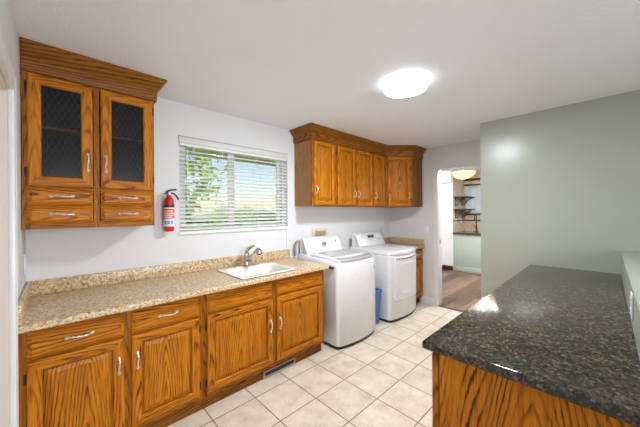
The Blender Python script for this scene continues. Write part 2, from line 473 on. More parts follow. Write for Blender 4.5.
# far wall with the opening to the kitchen
OY0, OY1, OZ = .86, 1.80, 2.092
b = MB()
for a in ((XF, OY1, 0, XF + .12, D, H), (XF, YB, 0, XF + .12, OY0, H), (XF, OY0, OZ, XF + .12, OY1, H)): b.box(*a)
struct('wall_far', b, 'wall_paint')
b = MB()
b.box(XF - .016, OY1 - .001, 0, XF - .0005, OY1 + .052, OZ - .03, bev=.004)
b.box(XF - .016, OY1 - .014, 0, XF + .125, OY1 - .0012, OZ - .002, bev=.002)
struct('trim_2', b, 'white_trim')
sp_ = thing('strike_plate', 'small dark metal strike plate on the white doorway jamb', 'strike plate', (XF + .06, OY1 - .0145, .985))
b = MB(); b.box(-.012, -.002, -.03, .012, 0, .03, bev=.001); obj('plate', b, 'bronze', sp_)
b = MB(); b.box(-.006, -.0035, -.012, .006, -.0022, .012, bev=.0005); obj('latch_hole', b, 'black_plastic', sp_)
b = MB().prism([(XF - .015, 0), (XF - .0005, 0), (XF - .0005, .105), (XF - .006, .105), (XF - .015, .08)], 'y', OY1 + .053, 2.06)
struct('baseboard_far', b, 'white_trim')
b = MB().box(XF - .01, OY0 + .001, .0005, XF + .05, OY1 - .015, .006, bev=.002, grain='y')
struct('trim_3', b, 'dark_wood')
# green partition and the half wall
struct('wall_green', MB().box(XG, YB, 0, XG + .13, .985, H), 'green_paint')
b = MB().box(1.02, -.34, 0, XG - .0005, -.079, 1.098)
struct('wall_half', b, 'green_paint')
b = MB().box(1.0, -.355, 1.0985, XG - .0005, -.0775, 1.112, bev=.003)
struct('trim_4', b, 'green_cap_paint')
b = MB(); b.box(-2.2, YB - .1, 0, KX + .3, YB, H)
struct('wall_front', b, 'green_paint')
# kitchen shell
b = MB().box(KX, YB, 0, KX + .15, 1.05, H); b.box(KX, 2.60, 0, KX + .15, 3.0, H); b.box(KX, 1.05, 0, KX + .15, 2.60, 1.385); b.box(KX, 1.05, 2.10, KX + .15, 2.60, H)
struct('wall_kitchen', b, 'tan_wall_tile')
b = MB().box(7.04, KY, 0, KX, KY + .12, H)
struct('wall_kitchen_side', b, 'tan_wall_tile')
b = MB().box(7.03, KY, 0, 7.0395, KY + .26, H); b.box(XF + .121, KY + .24, 0, 7.03, KY + .36, H); b.box(6.90, KY, 2.15, 7.0295, KY + .2395, H)
struct('wall_kitchen_left', b, 'kitchen_white')
b = MB().box(7.012, KY, 0, 7.0295, KY + .239, .10, bev=.003, grain='y'); b.box(XF + .2, KY + .222, 0, 7.012, KY + .2395, .10, bev=.003, grain='x')
struct('baseboard_kitchen', b, 'dark_wood')

# ------------------------------------------------------------------ outdoors
tag(obj('lawn', MB().box(-30, 4.2, -1.0, 60, 60, -.9), 'grass'), 'green lawn beyond the window', 'lawn', kind='structure')
b = MB()
b.box(-2.5, D + .17, 2.175, 6.5, 3.45, 2.20, grain='x'); b.box(-2.5, 3.45, 2.14, 6.5, 3.49, 2.40, grain='x')
struct('trim_5', b, 'exterior_siding')
def tree(loc, hgt, spread, n, label, seed, seasons=1):
    rnd = random.Random(seed)
    t = thing('tree', label, 'tree', loc)
    b = MB(); b.tube(catmull([(0, 0, 0), (.05, 0, hgt * .25), (-.04, .05, hgt * .5), (.03, 0, hgt * .8)]), [.14 - .11 * k / 18 for k in range(19)], 8)
    br = []
    for k in range(16):
        q = rnd.uniform(0, 6.28); z0 = hgt * rnd.uniform(.22, .7)
        e = Vector((math.cos(q) * spread * rnd.uniform(.6, 1), math.sin(q) * spread * rnd.uniform(.6, 1), z0 + rnd.uniform(.1, .35) * hgt))
        s0 = Vector((0, 0, z0)); mid = (s0 + e) / 2 + Vector((0, 0, .12 * hgt * rnd.uniform(-.3, 1)))
        path = catmull([s0, mid, e]); b.tube(path, [.045 - .04 * i / (len(path) - 1) for i in range(len(path))], 6); br += path[4:]
    obj('trunk', b, 'bark', t)
    lv = MB()
    V = []; Fc = []
    for k in range(n):
        c = rnd.choice(br) + Vector((rnd.gauss(0, .22), rnd.gauss(0, .22), rnd.gauss(0, .2)))
        e = Euler((rnd.uniform(0, 6), rnd.uniform(0, 6), rnd.uniform(0, 6))).to_matrix(); z = rnd.uniform(.07, .125)
        i0 = len(V)
        V += [c + e @ Vector(p) * z for p in ((-1, 0, 0), (-.2, .5, .1), (1, 0, 0), (-.2, -.5, .1))]
        Fc.append((i0, i0 + 1, i0 + 2, i0 + 3))
    lv.add(V, Fc); obj('foliage', lv, 'leaf', t, smooth=False)
tree((1.9, 8.2, -.9), 5.2, 2.1, 3600, 'leafy green tree seen through the left window pane', 3)
tree((8.6, 18.0, -.9), 2.6, 1.9, 2200, 'low round tree far off on the lawn behind the right window pane', 5)
b = MB()
rings = []
for i in range(41):
    x = -40 + i * 3.2; z = .9 + .7 * math.sin(i * .9) + .5 * math.sin(i * 2.3)
    rings.append([(x, 55, -1), (x, 52, z), (x, 58, z + .6), (x, 62, -1)])
b.loft(rings); struct('hills', b, 'far_hill')

# ------------------------------------------------------------------ window and blind
def window_unit(name, x0, x1, y0, y1, z0, z1, mull, mat='vinyl_white'):
    t = MB(); w = .026
    t.box(x0, y0, z0, x0 + w, y1, z1, bev=.004); t.box(x1 - w, y0, z0, x1, y1, z1, bev=.004)
    t.box(x0 + w, y0, z0, x1 - w, y1, z0 + w, bev=.004); t.box(x0 + w, y0, z1 - w, x1 - w, y1, z1, bev=.004)
    o = struct(name, t, mat)
    return o
w1 = window_unit('window_1', WX0 + .001, WX1 - .001, D + .075, D + .135, WZ0 + .001, WZ1 - .001, None)
MX = 1.330
t = MB()
for x0, x1, y in ((WX0 + .027, MX + .008, D + .082), (MX - .008, WX1 - .027, D + .108)):
    t.box(x0, y, WZ0 + .028, x0 + .05, y + .024, WZ1 - .028, bev=.003); t.box(x1 - .05, y, WZ0 + .028, x1, y + .024, WZ1 - .028, bev=.003)
    t.box(x0 + .05, y, WZ0 + .028, x1 - .05, y + .024, WZ0 + .056, bev=.003); t.box(x0 + .05, y, WZ1 - .056, x1 - .05, y + .024, WZ1 - .028, bev=.003)
o = obj('sash', t, 'vinyl_white', w1)
t = MB(); t.box(WX0 + .07, D + .092, WZ0 + .05, MX - .035, D + .096, WZ1 - .05); obj('pane', t, 'window_glass', w1)
t = MB(); t.box(MX + .035, D + .118, WZ0 + .05, WX1 - .07, D + .122, WZ1 - .05); obj('pane', t, 'window_glass', w1)
t = MB(); t.box(WX0 - .008, D - .020, WZ0 - .004, WX1 + .004, D - .0005, WZ0 + .020, bev=.004)
struct('trim_6', t, 'vinyl_white')
bl = thing('window_blind', 'white horizontal slat blind lowered over the sliding window', 'blind', ((WX0 + WX1) / 2, D + .03, WZ0))
hw = (WX1 - WX0) / 2 - .006
t = MB(); t.box(-hw - .010, -.042, .822, hw + .008, -.0305, .876, bev=.003); obj('valance', t, 'blind_valance', bl)
t = MB(); t.box(-hw - .012, -.040, .8765, hw + .010, -.0305, .883, bev=.001); obj('valance_shade_line', t, 'recess_tan', bl)  # tan strip painted in for the shadow gap above the valance
t = MB(); t.box(-hw, -.026, .800, hw, .026, .842, bev=.003); obj('head_rail', t, 'blind_white', bl)
t = MB(); NS = 20
for k in range(NS):
    z = .046 + k * .0375; ta = math.radians(20)
    pr = []
    for q in range(7):
        u = -.025 + .05 * q / 6; cr = .004 * (1 - (u / .025) ** 2)
        pr.append((u * math.cos(ta), z + cr - u * math.sin(ta) * -1))
    pr2 = [(p[0], p[1] - .0034) for p in reversed(pr)]
    t.prism(pr + pr2, 'x', -hw, hw)
obj('slats', t, 'blind_white', bl)
t = MB(); t.box(-hw, -.024, .006, hw, .024, .026, bev=.004); obj('bottom_rail', t, 'blind_white', bl)
for x in (-hw + .13, -.20, .20, hw - .13):
    t = MB()
    for y in (-.0285, .0275): t.box(x - .0015, y - .0006, .027, x + .0015, y + .0006, .799)
    for k in range(NS): t.box(x - .0015, -.0287, 0.0315 + k * .0375, x + .0015, .0277, .0325 + k * .0375)
    obj('ladder_cord', t, 'blind_white', bl)
t = MB(); t.tube([(-hw + .06, -.034, .77), (-hw + .062, -.036, .25)], .004, 6); obj('tilt_wand', t, 'vinyl_white', bl)
t = MB(); t.tube([(hw - .05, -.032, .77), (hw - .048, -.034, .4), (hw - .05, -.034, .12)], .002, 6); obj('pull_cord', t, 'blind_white', bl)

# ------------------------------------------------------------------ cabinet parts (local frame: x along the front, front faces -y, z up)
def pull_mb(L=.115):
    b = MB()
    pts = []; rad = []
    n = 20
    for i in range(n + 1):
        t_ = i / n; x = -L / 2 + L * t_
        e = min(t_, 1 - t_) * 2
        pts.append((x, -.004 - .019 * math.sin(math.pi * min(1, max(0, (t_ - .06) / .88))) ** .55, .0025 * math.sin(2 * math.pi * t_)))
        rad.append(.0064 + .0016 * math.cos(e * math.pi * 3) if e < .6 else .0048 + .0010 * math.cos(e * 14))
    b.tube(pts, rad, 8)
    for sx in (-1, 1):
        b.lathe([(.0, -.010), (.006, -.0095), (.009, -.005), (.010, -.0015), (.010, 0)], (sx * L * .45, 0, 0), 'y', 10, sx=1.25)
    return b
PULL = {}
def add_pull(parent, x, z, vertical, L=.115):
    key = (vertical, L)
    if key not in PULL:
        o = obj('pull', pull_mb(L), 'pull_nickel', parent); PULL[key] = o
    else:
        o = PULL[key].copy(); col.objects.link(o); o.parent = parent
    o.location = (x, -.0205, z)
    o.rotation_euler = (0, math.pi / 2 if vertical else 0, 0)
    return o
HINGE = []
def add_hinge(parent, x, z, y=-.004):
    if not HINGE:
        b = MB(); b.tube([(0, -.006, -.024), (0, -.006, .024)], .0036, 8)
        b.lathe([(0, -.029), (.003, -.028), (.004, -.024)], (0, -.006, 0), 'z', 8); b.lathe([(.004, .024), (.003, .028), (0, .029)], (0, -.006, 0), 'z', 8)
        b.box(-.006, -.003, -.024, .006, 0, .024, bev=.001)
        o = obj('hinge', b, 'bronze', parent); HINGE.append(o)
    else:
        o = HINGE[0].copy(); col.objects.link(o); o.parent = parent
    o.location = (x, y, z); return o
def frame_ring(b, x0, z0, x1, z1, prof, horiz_off=None):
    """mitred frame: prof = (inset, y) loop lines; each of the four sides carries its own grain"""
    sides = [((0, 0), (1, 0), 'x'), ((1, 0), (1, 1), 'z'), ((1, 1), (0, 1), 'x'), ((0, 1), (0, 0), 'z')]
    def corner(cx, cz, ins):
        return (x0 + ins if cx == 0 else x1 - ins, z0 + ins if cz == 0 else z1 - ins)
    for a, c, gr in sides:
        V = []; Fc = []
        for ins, y in prof:
            p = corner(*a, ins); q = corner(*c, ins)
            V += [(p[0], y, p[1]), (q[0], y, q[1])]
        for i in range(len(prof) - 1): Fc.append((2 * i, 2 * i + 1, 2 * i + 3, 2 * i + 2))
        b.add(V, Fc, gr, across='z' if gr == 'x' else 'x')
    return b
def raised_door(parent, x0, z0, x1, z1, sw=.055, grain_z=True):
    """door frame as 'door' with a raised 'panel' below it"""
    b = MB()
    frame_ring(b, x0, z0, x1, z1, [(0, 0), (0, -.013), (.003, -.017), (.010, -.020), (sw - .008, -.020), (sw - .003, -.0175), (sw, -.014), (sw, -.0006)])
    d = obj('door', b, 'oak', parent, ang=20)
    p = MB(); V = []; Fc = []
    lv = [(sw - .002, -.0008), (sw + .009, -.0008), (sw + .0095, -.0070), (sw + .036, -.0150), (sw + .0372, -.0190)]
    for ins, y in lv: V += [(x0 + ins, y, z0 + ins), (x1 - ins, y, z0 + ins), (x1 - ins, y, z1 - ins), (x0 + ins, y, z1 - ins)]
    for i in range(len(lv) - 1):
        for j in range(4): Fc.append((4 * i + j, 4 * i + (j + 1) % 4, 4 * i + 4 + (j + 1) % 4, 4 * i + 4 + j))
    k = 4 * (len(lv) - 1); Fc.append((k, k + 1, k + 2, k + 3))
    p.add(V, Fc, 'z', (random.uniform(-.03, .03), random.uniform(.012, .03), random.uniform(-6, 6)), across='x')
    obj('panel', p, 'oak', d, ang=12)
    return d
def drawer_front(parent, name, x0, z0, x1, z1):
    b = MB(); V = []; Fc = []
    lv = [(0, 0), (0, -.007), (.003, -.009), (.019, -.0205), (.021, -.021)]
    for ins, y in lv: V += [(x0 + ins, y, z0 + ins), (x1 - ins, y, z0 + ins), (x1 - ins, y, z1 - ins), (x0 + ins, y, z1 - ins)]
    for i in range(len(lv) - 1):
        for j in range(4): Fc.append((4 * i + j, 4 * i + (j + 1) % 4, 4 * i + 4 + (j + 1) % 4, 4 * i + 4 + j))
    k = 4 * (len(lv) - 1); Fc.append((k, k + 1, k + 2, k + 3)); Fc.append((3, 2, 1, 0))
    b.add(V, Fc, 'x', (random.uniform(-.02, .02), random.uniform(.01, .03), random.uniform(-6, 6)), across='z')
    return obj(name, b, 'oak', parent, ang=12)
def face_frame(parent, w, z0, z1, verts, horis, t=.02, mat='oak_frame'):
    """verts: (x0,x1) stiles; horis: (x0,x1,z0,z1) rails"""
    b = MB()
    for a, c in verts: b.box(a, 0, z0, c, t, z1, bev=.001, seg=1)
    for a, c, p, q in horis: b.box(a, .0004, p, c, t - .0004, q, grain='x')
    return obj('face_frame', b, mat, parent)
def carcass(parent, w, d, z0, z1, mat='oak_brown', top=True, t=.016):
    b = MB()
    b.box(0, .0205, z0, t, d, z1, grain='z'); b.box(w - t, .0205, z0, w, d, z1, grain='z')
    b.box(t, .0205, z0 + .002, w - t, d, z0 + .002 + t, grain='x'); b.box(t, d - .008, z0 + t, w - t, d, z1, grain='x')
    if top: b.box(t, .0205, z1 - t, w - t, d - .008, z1, grain='x')
    return obj('carcass', b, mat, parent)
def mitre_sweep(prof, path, name, mat, parent=None):
    """prof (out, z), path of (x, y), outward is to the right of travel"""
    P = [Vector(p) for p in path]; n = len(P); b = MB()
    def nrm(a, c): d = (c - a).normalized(); return Vector((d.y, -d.x))
    offs = []
    for i in range(n):
        if i == 0: o_ = nrm(P[0], P[1])
        elif i == n - 1: o_ = nrm(P[-2], P[-1])
        else:
            a, c = nrm(P[i - 1], P[i]), nrm(P[i], P[i + 1]); o_ = (a + c) / (1 + a.dot(c))
        offs.append(o_)
    for i in range(n - 1):
        d = (P[i + 1] - P[i]).normalized(); V = []; G = []
        for j in (i, i + 1):
            for o_, z in prof:
                q = P[j] + offs[j] * o_; V.append((q.x, q.y, z)); G.append((z, o_, (q - P[0]).dot(d)))
        m_ = len(prof); Fc = [(k, (k + 1) % m_, m_ + (k + 1) % m_, m_ + k) for k in range(m_)]
        if i == 0: Fc.append(tuple(range(m_)))
        if i == n - 2: Fc.append(tuple(m_ + k for k in reversed(range(m_))))
        b0 = len(b.v); ro_ = random.uniform(-5, 5)
        b.v += [Vector(v) for v in V]; b.g += [(g[0] - 2.36 + .02, g[1] + .03, g[2] + ro_) for g in G]
        b.f += [tuple(b0 + k for k in f) for f in Fc]
    return obj(name, b, mat, parent)
def crown_prof(zb, zt):
    return [(.0006, zb), (.016, zb), (.018, zb + .006), (.018, zb + .075), (.072, zt - .012), (.072, zt), (.0006, zt)]

# ------------------------------------------------------------------ base cabinets along the window wall
FY = 2.04           # face-frame plane
BD = D - FY - .003
def base_cabinet(name, label, x0, w, cols, loc=None, rz=0.0, blank=False, pulls_drawer=True, kick=True):
    t = thing(name, label, 'base cabinet', (x0, FY, 0) if loc is None else loc, rz)
    carcass(t, w, BD, .10, .872, top=False)
    st = []; hr = []
    xs = [0.0]
    for c in cols: xs += [c['x0'] + .012, c['x1'] - .012]
    xs.append(w)
    for i in range(0, len(xs), 2): st.append((xs[i], xs[i + 1]))
    for c in cols:
        a, e = c['x0'] + .012, c['x1'] - .012
        hr += [(a, e, .10, .145), (a, e, .695, .720), (a, e, .845, .872)]
    face_frame(t, w, .10, .872, st, hr)
    if kick:
        b = MB(); b.box(.0, .042, .0, w, .060, .0985, grain='x'); obj('toe_kick', b, 'oak_brown', t)
    for c in cols:
        d = drawer_front(t, 'drawer' if c.get('dpull') else 'false_drawer_front', c['x0'], .7125, c['x1'], .854)
        if c.get('dpull'): add_pull(d, (c['x0'] + c['x1']) / 2, .785, False)
        dd = raised_door(t, c['x0'], .135, c['x1'], .7035)
        right_pull = c['pull'] == 'r'
        add_pull(dd, c['x1'] - .028 if right_pull else c['x0'] + .028, c.get('pz', .50), True, .10)
        hx = c['x0'] - .006 if right_pull else c['x1'] + .006
        for z in (.21, .62): add_hinge(dd, hx, z)
    return t
X0 = XL + .003
base_cabinet('base_cabinet', 'honey oak base cabinet in the corner by the left doorway with two drawers', X0, .765 - X0,
             [dict(x0=-.113 - X0, x1=.292 - X0, dpull=True, pull='r', pz=.545), dict(x0=.330 - X0, x1=.737 - X0, dpull=True, pull='l', pz=.545)])
base_cabinet('sink_base_cabinet', 'honey oak base cabinet under the white sink beside the washer', .766, 1.999 - .766,
             [dict(x0=.791 - .766, x1=1.362 - .766, pull='r', pz=.47), dict(x0=1.405 - .766, x1=1.966 - .766, pull='l', pz=.47)])
# floor register in the toe kick
rg = thing('floor_register', 'small tan metal vent register under the sink cabinet at floor level', 'vent', (1.466, 2.0815, 0.002))
b = MB()
b.box(-.175, -.016, .006, .175, -.006, .018, bev=.002); b.box(-.175, -.016, .056, .175, -.006, .067, bev=.002)
b.box(-.175, -.016, .018, -.162, -.006, .056, bev=.002); b.box(.162, -.016, .018, .175, -.006, .056, bev=.002)
obj('frame', b, 'brown_metal', rg)
b = MB()
for k in range(4): b.box(-.162, -.012, .022 + k * .0092, .162, -.008, .0255 + k * .0092)
obj('louvers', b, 'dark_grey', rg)
b = MB().box(-.165, -.006, .014, .165, -.001, .060); obj('backing', b, 'black_plastic', rg)

# ------------------------------------------------------------------ worktop with sink cut-out
SX0, SX1, SY0, SY1 = 1.068, 1.648, 2.010, 2.525
CX1, CY0 = 2.006, 1.968
wt = thing('worktop', 'long beige speckled laminate worktop under the window', 'worktop', ((XL + CX1) / 2, CY0, .875))
wt_o = Vector(wt.location)
def W(b):
    for v in b.v: v -= wt_o
    return b
b = MB()
def edge_prof(y1):
    r = .014; p = []
    for k in range(5):
        q = math.pi / 2 * k / 4; p.append((CY0 + r - r * math.cos(math.pi / 2 - q), .914 - r + r * math.sin(math.pi / 2 - q)))
    p = p[::-1]  # from front vertical up to the top
    pr = [(CY0 + .004, .8755), (CY0, .880)]
    for k in range(6):
        q = math.pi * .5 * k / 5; pr.append((CY0 + r - r * math.cos(q), .914 - r + r * math.sin(q)))
    pr += [(y1, .914), (y1, .8755)]
    return pr
cx0 = XL + .002
b.prism(edge_prof(D - .002), 'x', cx0, SX0 + .02); b.prism(edge_prof(D - .002), 'x', SX1 - .02, CX1)
b.prism(edge_prof(SY0 + .02), 'x', SX0 + .02, SX1 - .02); b.box(SX0 + .02, SY1 - .02, .8755, SX1 - .02, D - .002, .914)
obj('counter_top', W(b), 'laminate_stone', wt)
b = MB().box(cx0, D - .022, .9142, CX1, D - .002, 1.013, bev=.004); obj('backsplash', W(b), 'laminate_stone', wt)
b = MB().box(cx0, CY0 + .012, .9142, cx0 + .019, D - .0225, 1.013, bev=.004); obj('side_splash', W(b), 'laminate_stone', wt)

# sink
def rrect(x0, y0, x1, y1, r, z, n=5):
    pts = []
    for cx_, cy_, a0 in ((x1 - r, y1 - r, 0), (x0 + r, y1 - r, 90), (x0 + r, y0 + r, 180), (x1 - r, y0 + r, 270)):
        for k in range(n + 1):
            q = math.radians(a0 + 90 * k / n); pts.append((cx_ + r * math.cos(q), cy_ + r * math.sin(q), z))
    return pts
sk = thing('sink', 'white drop-in sink set in the beige worktop', 'sink', ((SX0 + SX1) / 2, (SY0 + SY1) / 2, .9145))
so = Vector(sk.location)
def S_(b):
    for v in b.v: v -= so
    return b
b = MB(); x0, x1, y0, y1 = SX0, SX1, SY0, SY1
bx0, bx1, by0, by1 = x0 + .032, x1 - .032, y0 + .055, y1 - .095
b.loft([rrect(x0 + .004, y0 + .004, x1 - .004, y1 - .004, .03, .9146), rrect(x0 + .006, y0 + .006, x1 - .006, y1 - .006, .03, .921), rrect(x0 + .012, y0 + .012, x1 - .012, y1 - .012, .03, .9235),
        rrect(bx0, by0, bx1, by1, .055, .9225), rrect(bx0 + .006, by0 + .006, bx1 - .006, by1 - .006, .055, .916), rrect(bx0 + .014, by0 + .014, bx1 - .014, by1 - .014, .055, .80),
        rrect(bx0 + .03, by0 + .03, bx1 - .03, by1 - .03, .06, .752), rrect(bx0 + .07, by0 + .07, bx1 - .07, by1 - .07, .06, .745)], cap0=False)
obj('basin', S_(b), 'sink_cream', sk, ang=50)
b = MB()
R0 = [rrect(x0, y0, x1, y1, .032, .9146), rrect(x0, y0, x1, y1, .032, .919), rrect(x0 + .0045, y0 + .0045, x1 - .0045, y1 - .0045, .03, .9205), rrect(x0 + .0045, y0 + .0045, x1 - .0045, y1 - .0045, .03, .9146)]
b.loft(R0, cap0=False, cap1=False); obj('mounting_ring', S_(b), 'steel', sk)
b = MB().lathe([(.0, .7475), (.026, .7475), (.036, .7485), (.040, .7465), (.040, .7455)], ((x0 + x1) / 2, (by0 + by1) / 2, 0), 'z', 20); obj('drain', S_(b), 'steel', sk)
# faucet
fa = thing('faucet', 'brushed nickel single lever faucet at the back of the sink', 'faucet', (1.362, 2.480, .9240))
fa.scale = (1.12, 1.12, 1.12)
b = MB(); b.lathe([(.0, 0), (.128, 0), (.128, .006), (.120, .011), (.055, .014), (0, .014)], (0, 0, 0), 'z', 32, sy=.24); obj('base_plate', b, 'nickel', fa)
b = MB(); b.lathe([(0, .012), (.030, .012), (.027, .03), (.024, .075), (.026, .09), (.022, .112), (.010, .122), (0, .124)], (0, 0, 0), 'z', 20); obj('body', b, 'nickel', fa)
b = MB(); pth = catmull([(0, -.005, .04), (.008, -.05, .072), (.016, -.10, .115), (.020, -.135, .142), (.022, -.160, .150)]); n_ = len(pth)
b.tube(pth, [.017 + .006 * max(0, (i / (n_ - 1) - .6) / .4) for i in range(n_)], 12); sp2 = obj('spout', b, 'nickel', fa)
b = MB(); b.tube([(.022, -.158, .150), (.0225, -.172, .140), (.023, -.178, .122)], [.024, .025, .021], 14); hd = obj('spray_head', b, 'nickel', sp2)
b = MB(); b.tube([(.023, -.1778, .1225), (.023, -.1795, .1155)], [.0205, .018], 14); obj('aerator', b, 'black_plastic', hd)
b = MB(); pth = catmull([(0, .004, .112), (.005, -.004, .138), (.022, -.014, .158), (.05, -.022, .172), (.066, -.026, .177)]); n_ = len(pth)
b.tube(pth, [.018 - .008 * i / (n_ - 1) for i in range(n_)], 10, squash=[1.0 + .1 * i / n_ for i in range(n_)]); obj('lever', b, 'nickel', fa)

# ------------------------------------------------------------------ upper left cabinet
UL0, UL1, UY = XL + .003, .523, 2.318
uw = UL1 - UL0; ud = D - UY - .003
ul = thing('wall_cabinet', 'oak wall cabinet with two dark mesh glass doors and four small drawers', 'wall cabinet', (UL0, UY, 1.365))
def LZ(z): return z - 1.365
def lx(x): return x - UL0
b = MB(); zt = LZ(2.30)
b.box(0, .0205, 0, .016, ud, zt); b.box(uw - .016, .0205, 0, uw, ud, zt); b.box(.016, .0205, 0, uw - .016, ud, .016, grain='x')
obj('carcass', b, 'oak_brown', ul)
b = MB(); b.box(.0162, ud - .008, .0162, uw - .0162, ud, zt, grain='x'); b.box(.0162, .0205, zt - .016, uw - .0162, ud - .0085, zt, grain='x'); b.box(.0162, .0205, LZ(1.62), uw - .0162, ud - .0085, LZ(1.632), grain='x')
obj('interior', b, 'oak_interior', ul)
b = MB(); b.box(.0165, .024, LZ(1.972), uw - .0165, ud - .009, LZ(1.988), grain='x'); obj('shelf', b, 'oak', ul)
face_frame(ul, uw, 0, zt, [(0, .034), (lx(.176), lx(.206)), (uw - .022, uw)],
           [(.034, lx(.176), 0, .045), (lx(.206), uw - .022, 0, .045), (.034, lx(.176), LZ(1.500), LZ(1.516)), (lx(.206), uw - .022, LZ(1.500), LZ(1.516)),
            (.034, lx(.176), LZ(1.604), LZ(1.634)), (lx(.206), uw - .022, LZ(1.604), LZ(1.634)), (.034, lx(.176), LZ(2.262), zt), (lx(.206), uw - .022, LZ(2.262), zt)])
def glass_door(x0, z0, x1, z1, sw, hinge_left):
    b = MB(); frame_ring(b, x0, z0, x1, z1, [(0, 0), (0, -.013), (.003, -.017), (.010, -.020), (sw - .008, -.020), (sw - .003, -.017), (sw, -.012), (sw, -.001), (0, 0)])
    d = obj('door', b, 'oak', ul, ang=20)
    g = MB(); g.box(x0 + sw - .004, -.0075, z0 + sw - .004, x1 - sw + .004, -.0045, z1 - sw + .004); obj('glass', g, 'smoked_glass', d)
    l = MB(); gx0, gx1, gz0, gz1 = x0 + sw, x1 - sw, z0 + sw, z1 - sw
    sl = 2.0; st = .030; wd = .0006
    for sgn in (1, -1):
        k = -40
        while k < 60:
            # line x = gx0 + k*st + sgn*(z-gz0)/sl, clipped to the opening
            ts = []
            c0 = gx0 + k * st
            za, zb_ = gz0, gz1
            if sgn > 0: za = max(za, gz0 + (gx0 - c0) * sl); zb_ = min(zb_, gz0 + (gx1 - c0) * sl)
            else: za = max(za, gz0 + (c0 - gx1) * sl); zb_ = min(zb_, gz0 + (c0 - gx0) * sl)
            if zb_ - za > .004:
                xa, xb = c0 + sgn * (za - gz0) / sl, c0 + sgn * (zb_ - gz0) / sl
                yy = -.0085 - (.0012 if sgn > 0 else 0)
                l.add([(xa - wd, yy, za), (xa + wd, yy, za), (xb + wd, yy, zb_), (xb - wd, yy, zb_), (xa, yy - .001, za), (xb, yy - .001, zb_)], [(0, 1, 2, 3), (0, 4, 5, 3), (1, 4, 5, 2)])
            k += 1
    obj('wire_lattice', l, 'wire_lattice', d)
    add_pull(d, x1 - .026 if hinge_left else x0 + .024, LZ(1.782), True, .11)
    hx = x0 - .006 if hinge_left else x1 + .006
    for z in (LZ(1.70), LZ(2.20)): add_hinge(d, hx, z)
glass_door(lx(-.121), LZ(1.622), lx(.172), LZ(2.274), .058, True)
glass_door(lx(.212), LZ(1.622), lx(.510), LZ(2.274), .058, False)
for xa, xb in ((-.124, .172), (.210, .510)):
    for za, zb_ in ((1.508, 1.610), (1.398, 1.502)):
        d = drawer_front(ul, 'drawer', lx(xa), LZ(za), lx(xb), LZ(zb_)); add_pull(d, lx((xa + xb) / 2), LZ((za + zb_) / 2 + .003), False, .105)
mitre_sweep([(o_, z - 1.365) for o_, z in crown_prof(2.283, H - .0015)], [(0, 0), (uw, 0), (uw, ud - .001)], 'crown_moulding', 'oak_brown', ul)

# ------------------------------------------------------------------ upper right cabinets
UZ0, UZ1 = 1.522, 2.30
UG = 'oak wall cabinets above the washer and dryer'
def upper(label, x0, w, y, doors, left_side=False, rz=0.0, d=None, pz=1.705, frame_edges=(.026, .026)):
    d = d or (D - y - .003)
    t = thing('wall_cabinet', label, 'wall cabinet', (x0, y, UZ0), rz, UG)
    hh = UZ1 - UZ0
    if rz == 0: carcass(t, w, d, 0, hh, mat='oak_side')
    xs = [0.0]
    for c in doors: xs += [c[0] + .01, c[1] - .01]
    xs.append(w)
    fs = [(xs[i], xs[i + 1]) for i in range(0, len(xs), 2)]
    hr = []
    for c in doors: hr += [(c[0] + .01, c[1] - .01, 0, .03), (c[0] + .01, c[1] - .01, hh - .04, hh)]
    face_frame(t, w, 0, hh, fs, hr)
    for c in doors:
        dd = raised_door(t, c[0], .013, c[1], 2.280 - UZ0, .052)
        r_ = c[2] == 'r'
        add_pull(dd, c[1] - .026 if r_ else c[0] + .026, pz - UZ0, True, .085)
        if len(c) > 3: add_pull(dd, c[0] + .026 if r_ else c[1] - .026, pz - UZ0 - .02, True, .085)
        hx = c[0] - .006 if r_ else c[1] + .006
        for z in (.10, hh - .12): add_hinge(dd, hx, z)
    return t
UYr = 2.318
upper('single door oak wall cabinet nearest the window, reflecting the blind on its side', 2.095, .398, UYr, [(.028, .368, 'l')], pz=1.712)
upper('double door oak wall cabinet over the gap between washer and dryer', 2.494, .770, UYr, [(.022, .372, 'r'), (.402, .752, 'l')], pz=1.69)
upper('narrow single door oak wall cabinet next to the angled corner cabinet', 3.265, .330, UYr, [(.022, .290, 'l')], pz=1.68)
# diagonal corner cabinet
cA, cB = Vector((3.597, 2.318)), Vector((3.885, 2.032))
dw = (cB - cA).length; ang = math.atan2(cB.y - cA.y, cB.x - cA.x)
ck = upper('angled corner oak wall cabinet with one door and two pulls', cA.x, dw, cA.y, [(.030, dw - .030, 'r', 2)], rz=ang, pz=1.69)
hh = UZ1 - UZ0
def to_local(p):
    q = Matrix.Rotation(-ang, 2) @ (Vector(p) - cA); return (q.x, q.y)
poly = [to_local(p) for p in ((3.6, 2.335), (3.6, D - .003), (XF - .003, D - .003), (XF - .003, 2.033), (3.884, 2.033), (3.884, 2.047))]
b = MB().prism(poly, 'z', 0.0, .016, grain='x'); b.prism(poly, 'z', hh - .016, hh, grain='x')
for i in range(len(poly) - 1):
    p, q = Vector(poly[i]), Vector(poly[i + 1])
    if (q - p).length < .05: continue
    dn = (q - p).normalized(); nn = Vector((-dn.y, dn.x)) * -.014
    b.prism([p, q, q + nn, p + nn], 'z', .0165, hh - .0165)
obj('carcass', b, 'oak_brown', ck)
cr = mitre_sweep(crown_prof(2.285, H - .0015), [(2.095, D - .004), (2.095, UYr), (3.597, UYr), (3.885, 2.032), (XF - .004, 2.032)], 'crown_moulding', 'oak_brown')
tag(cr, 'brown oak crown moulding running along the top of the right wall cabinets', 'crown moulding')

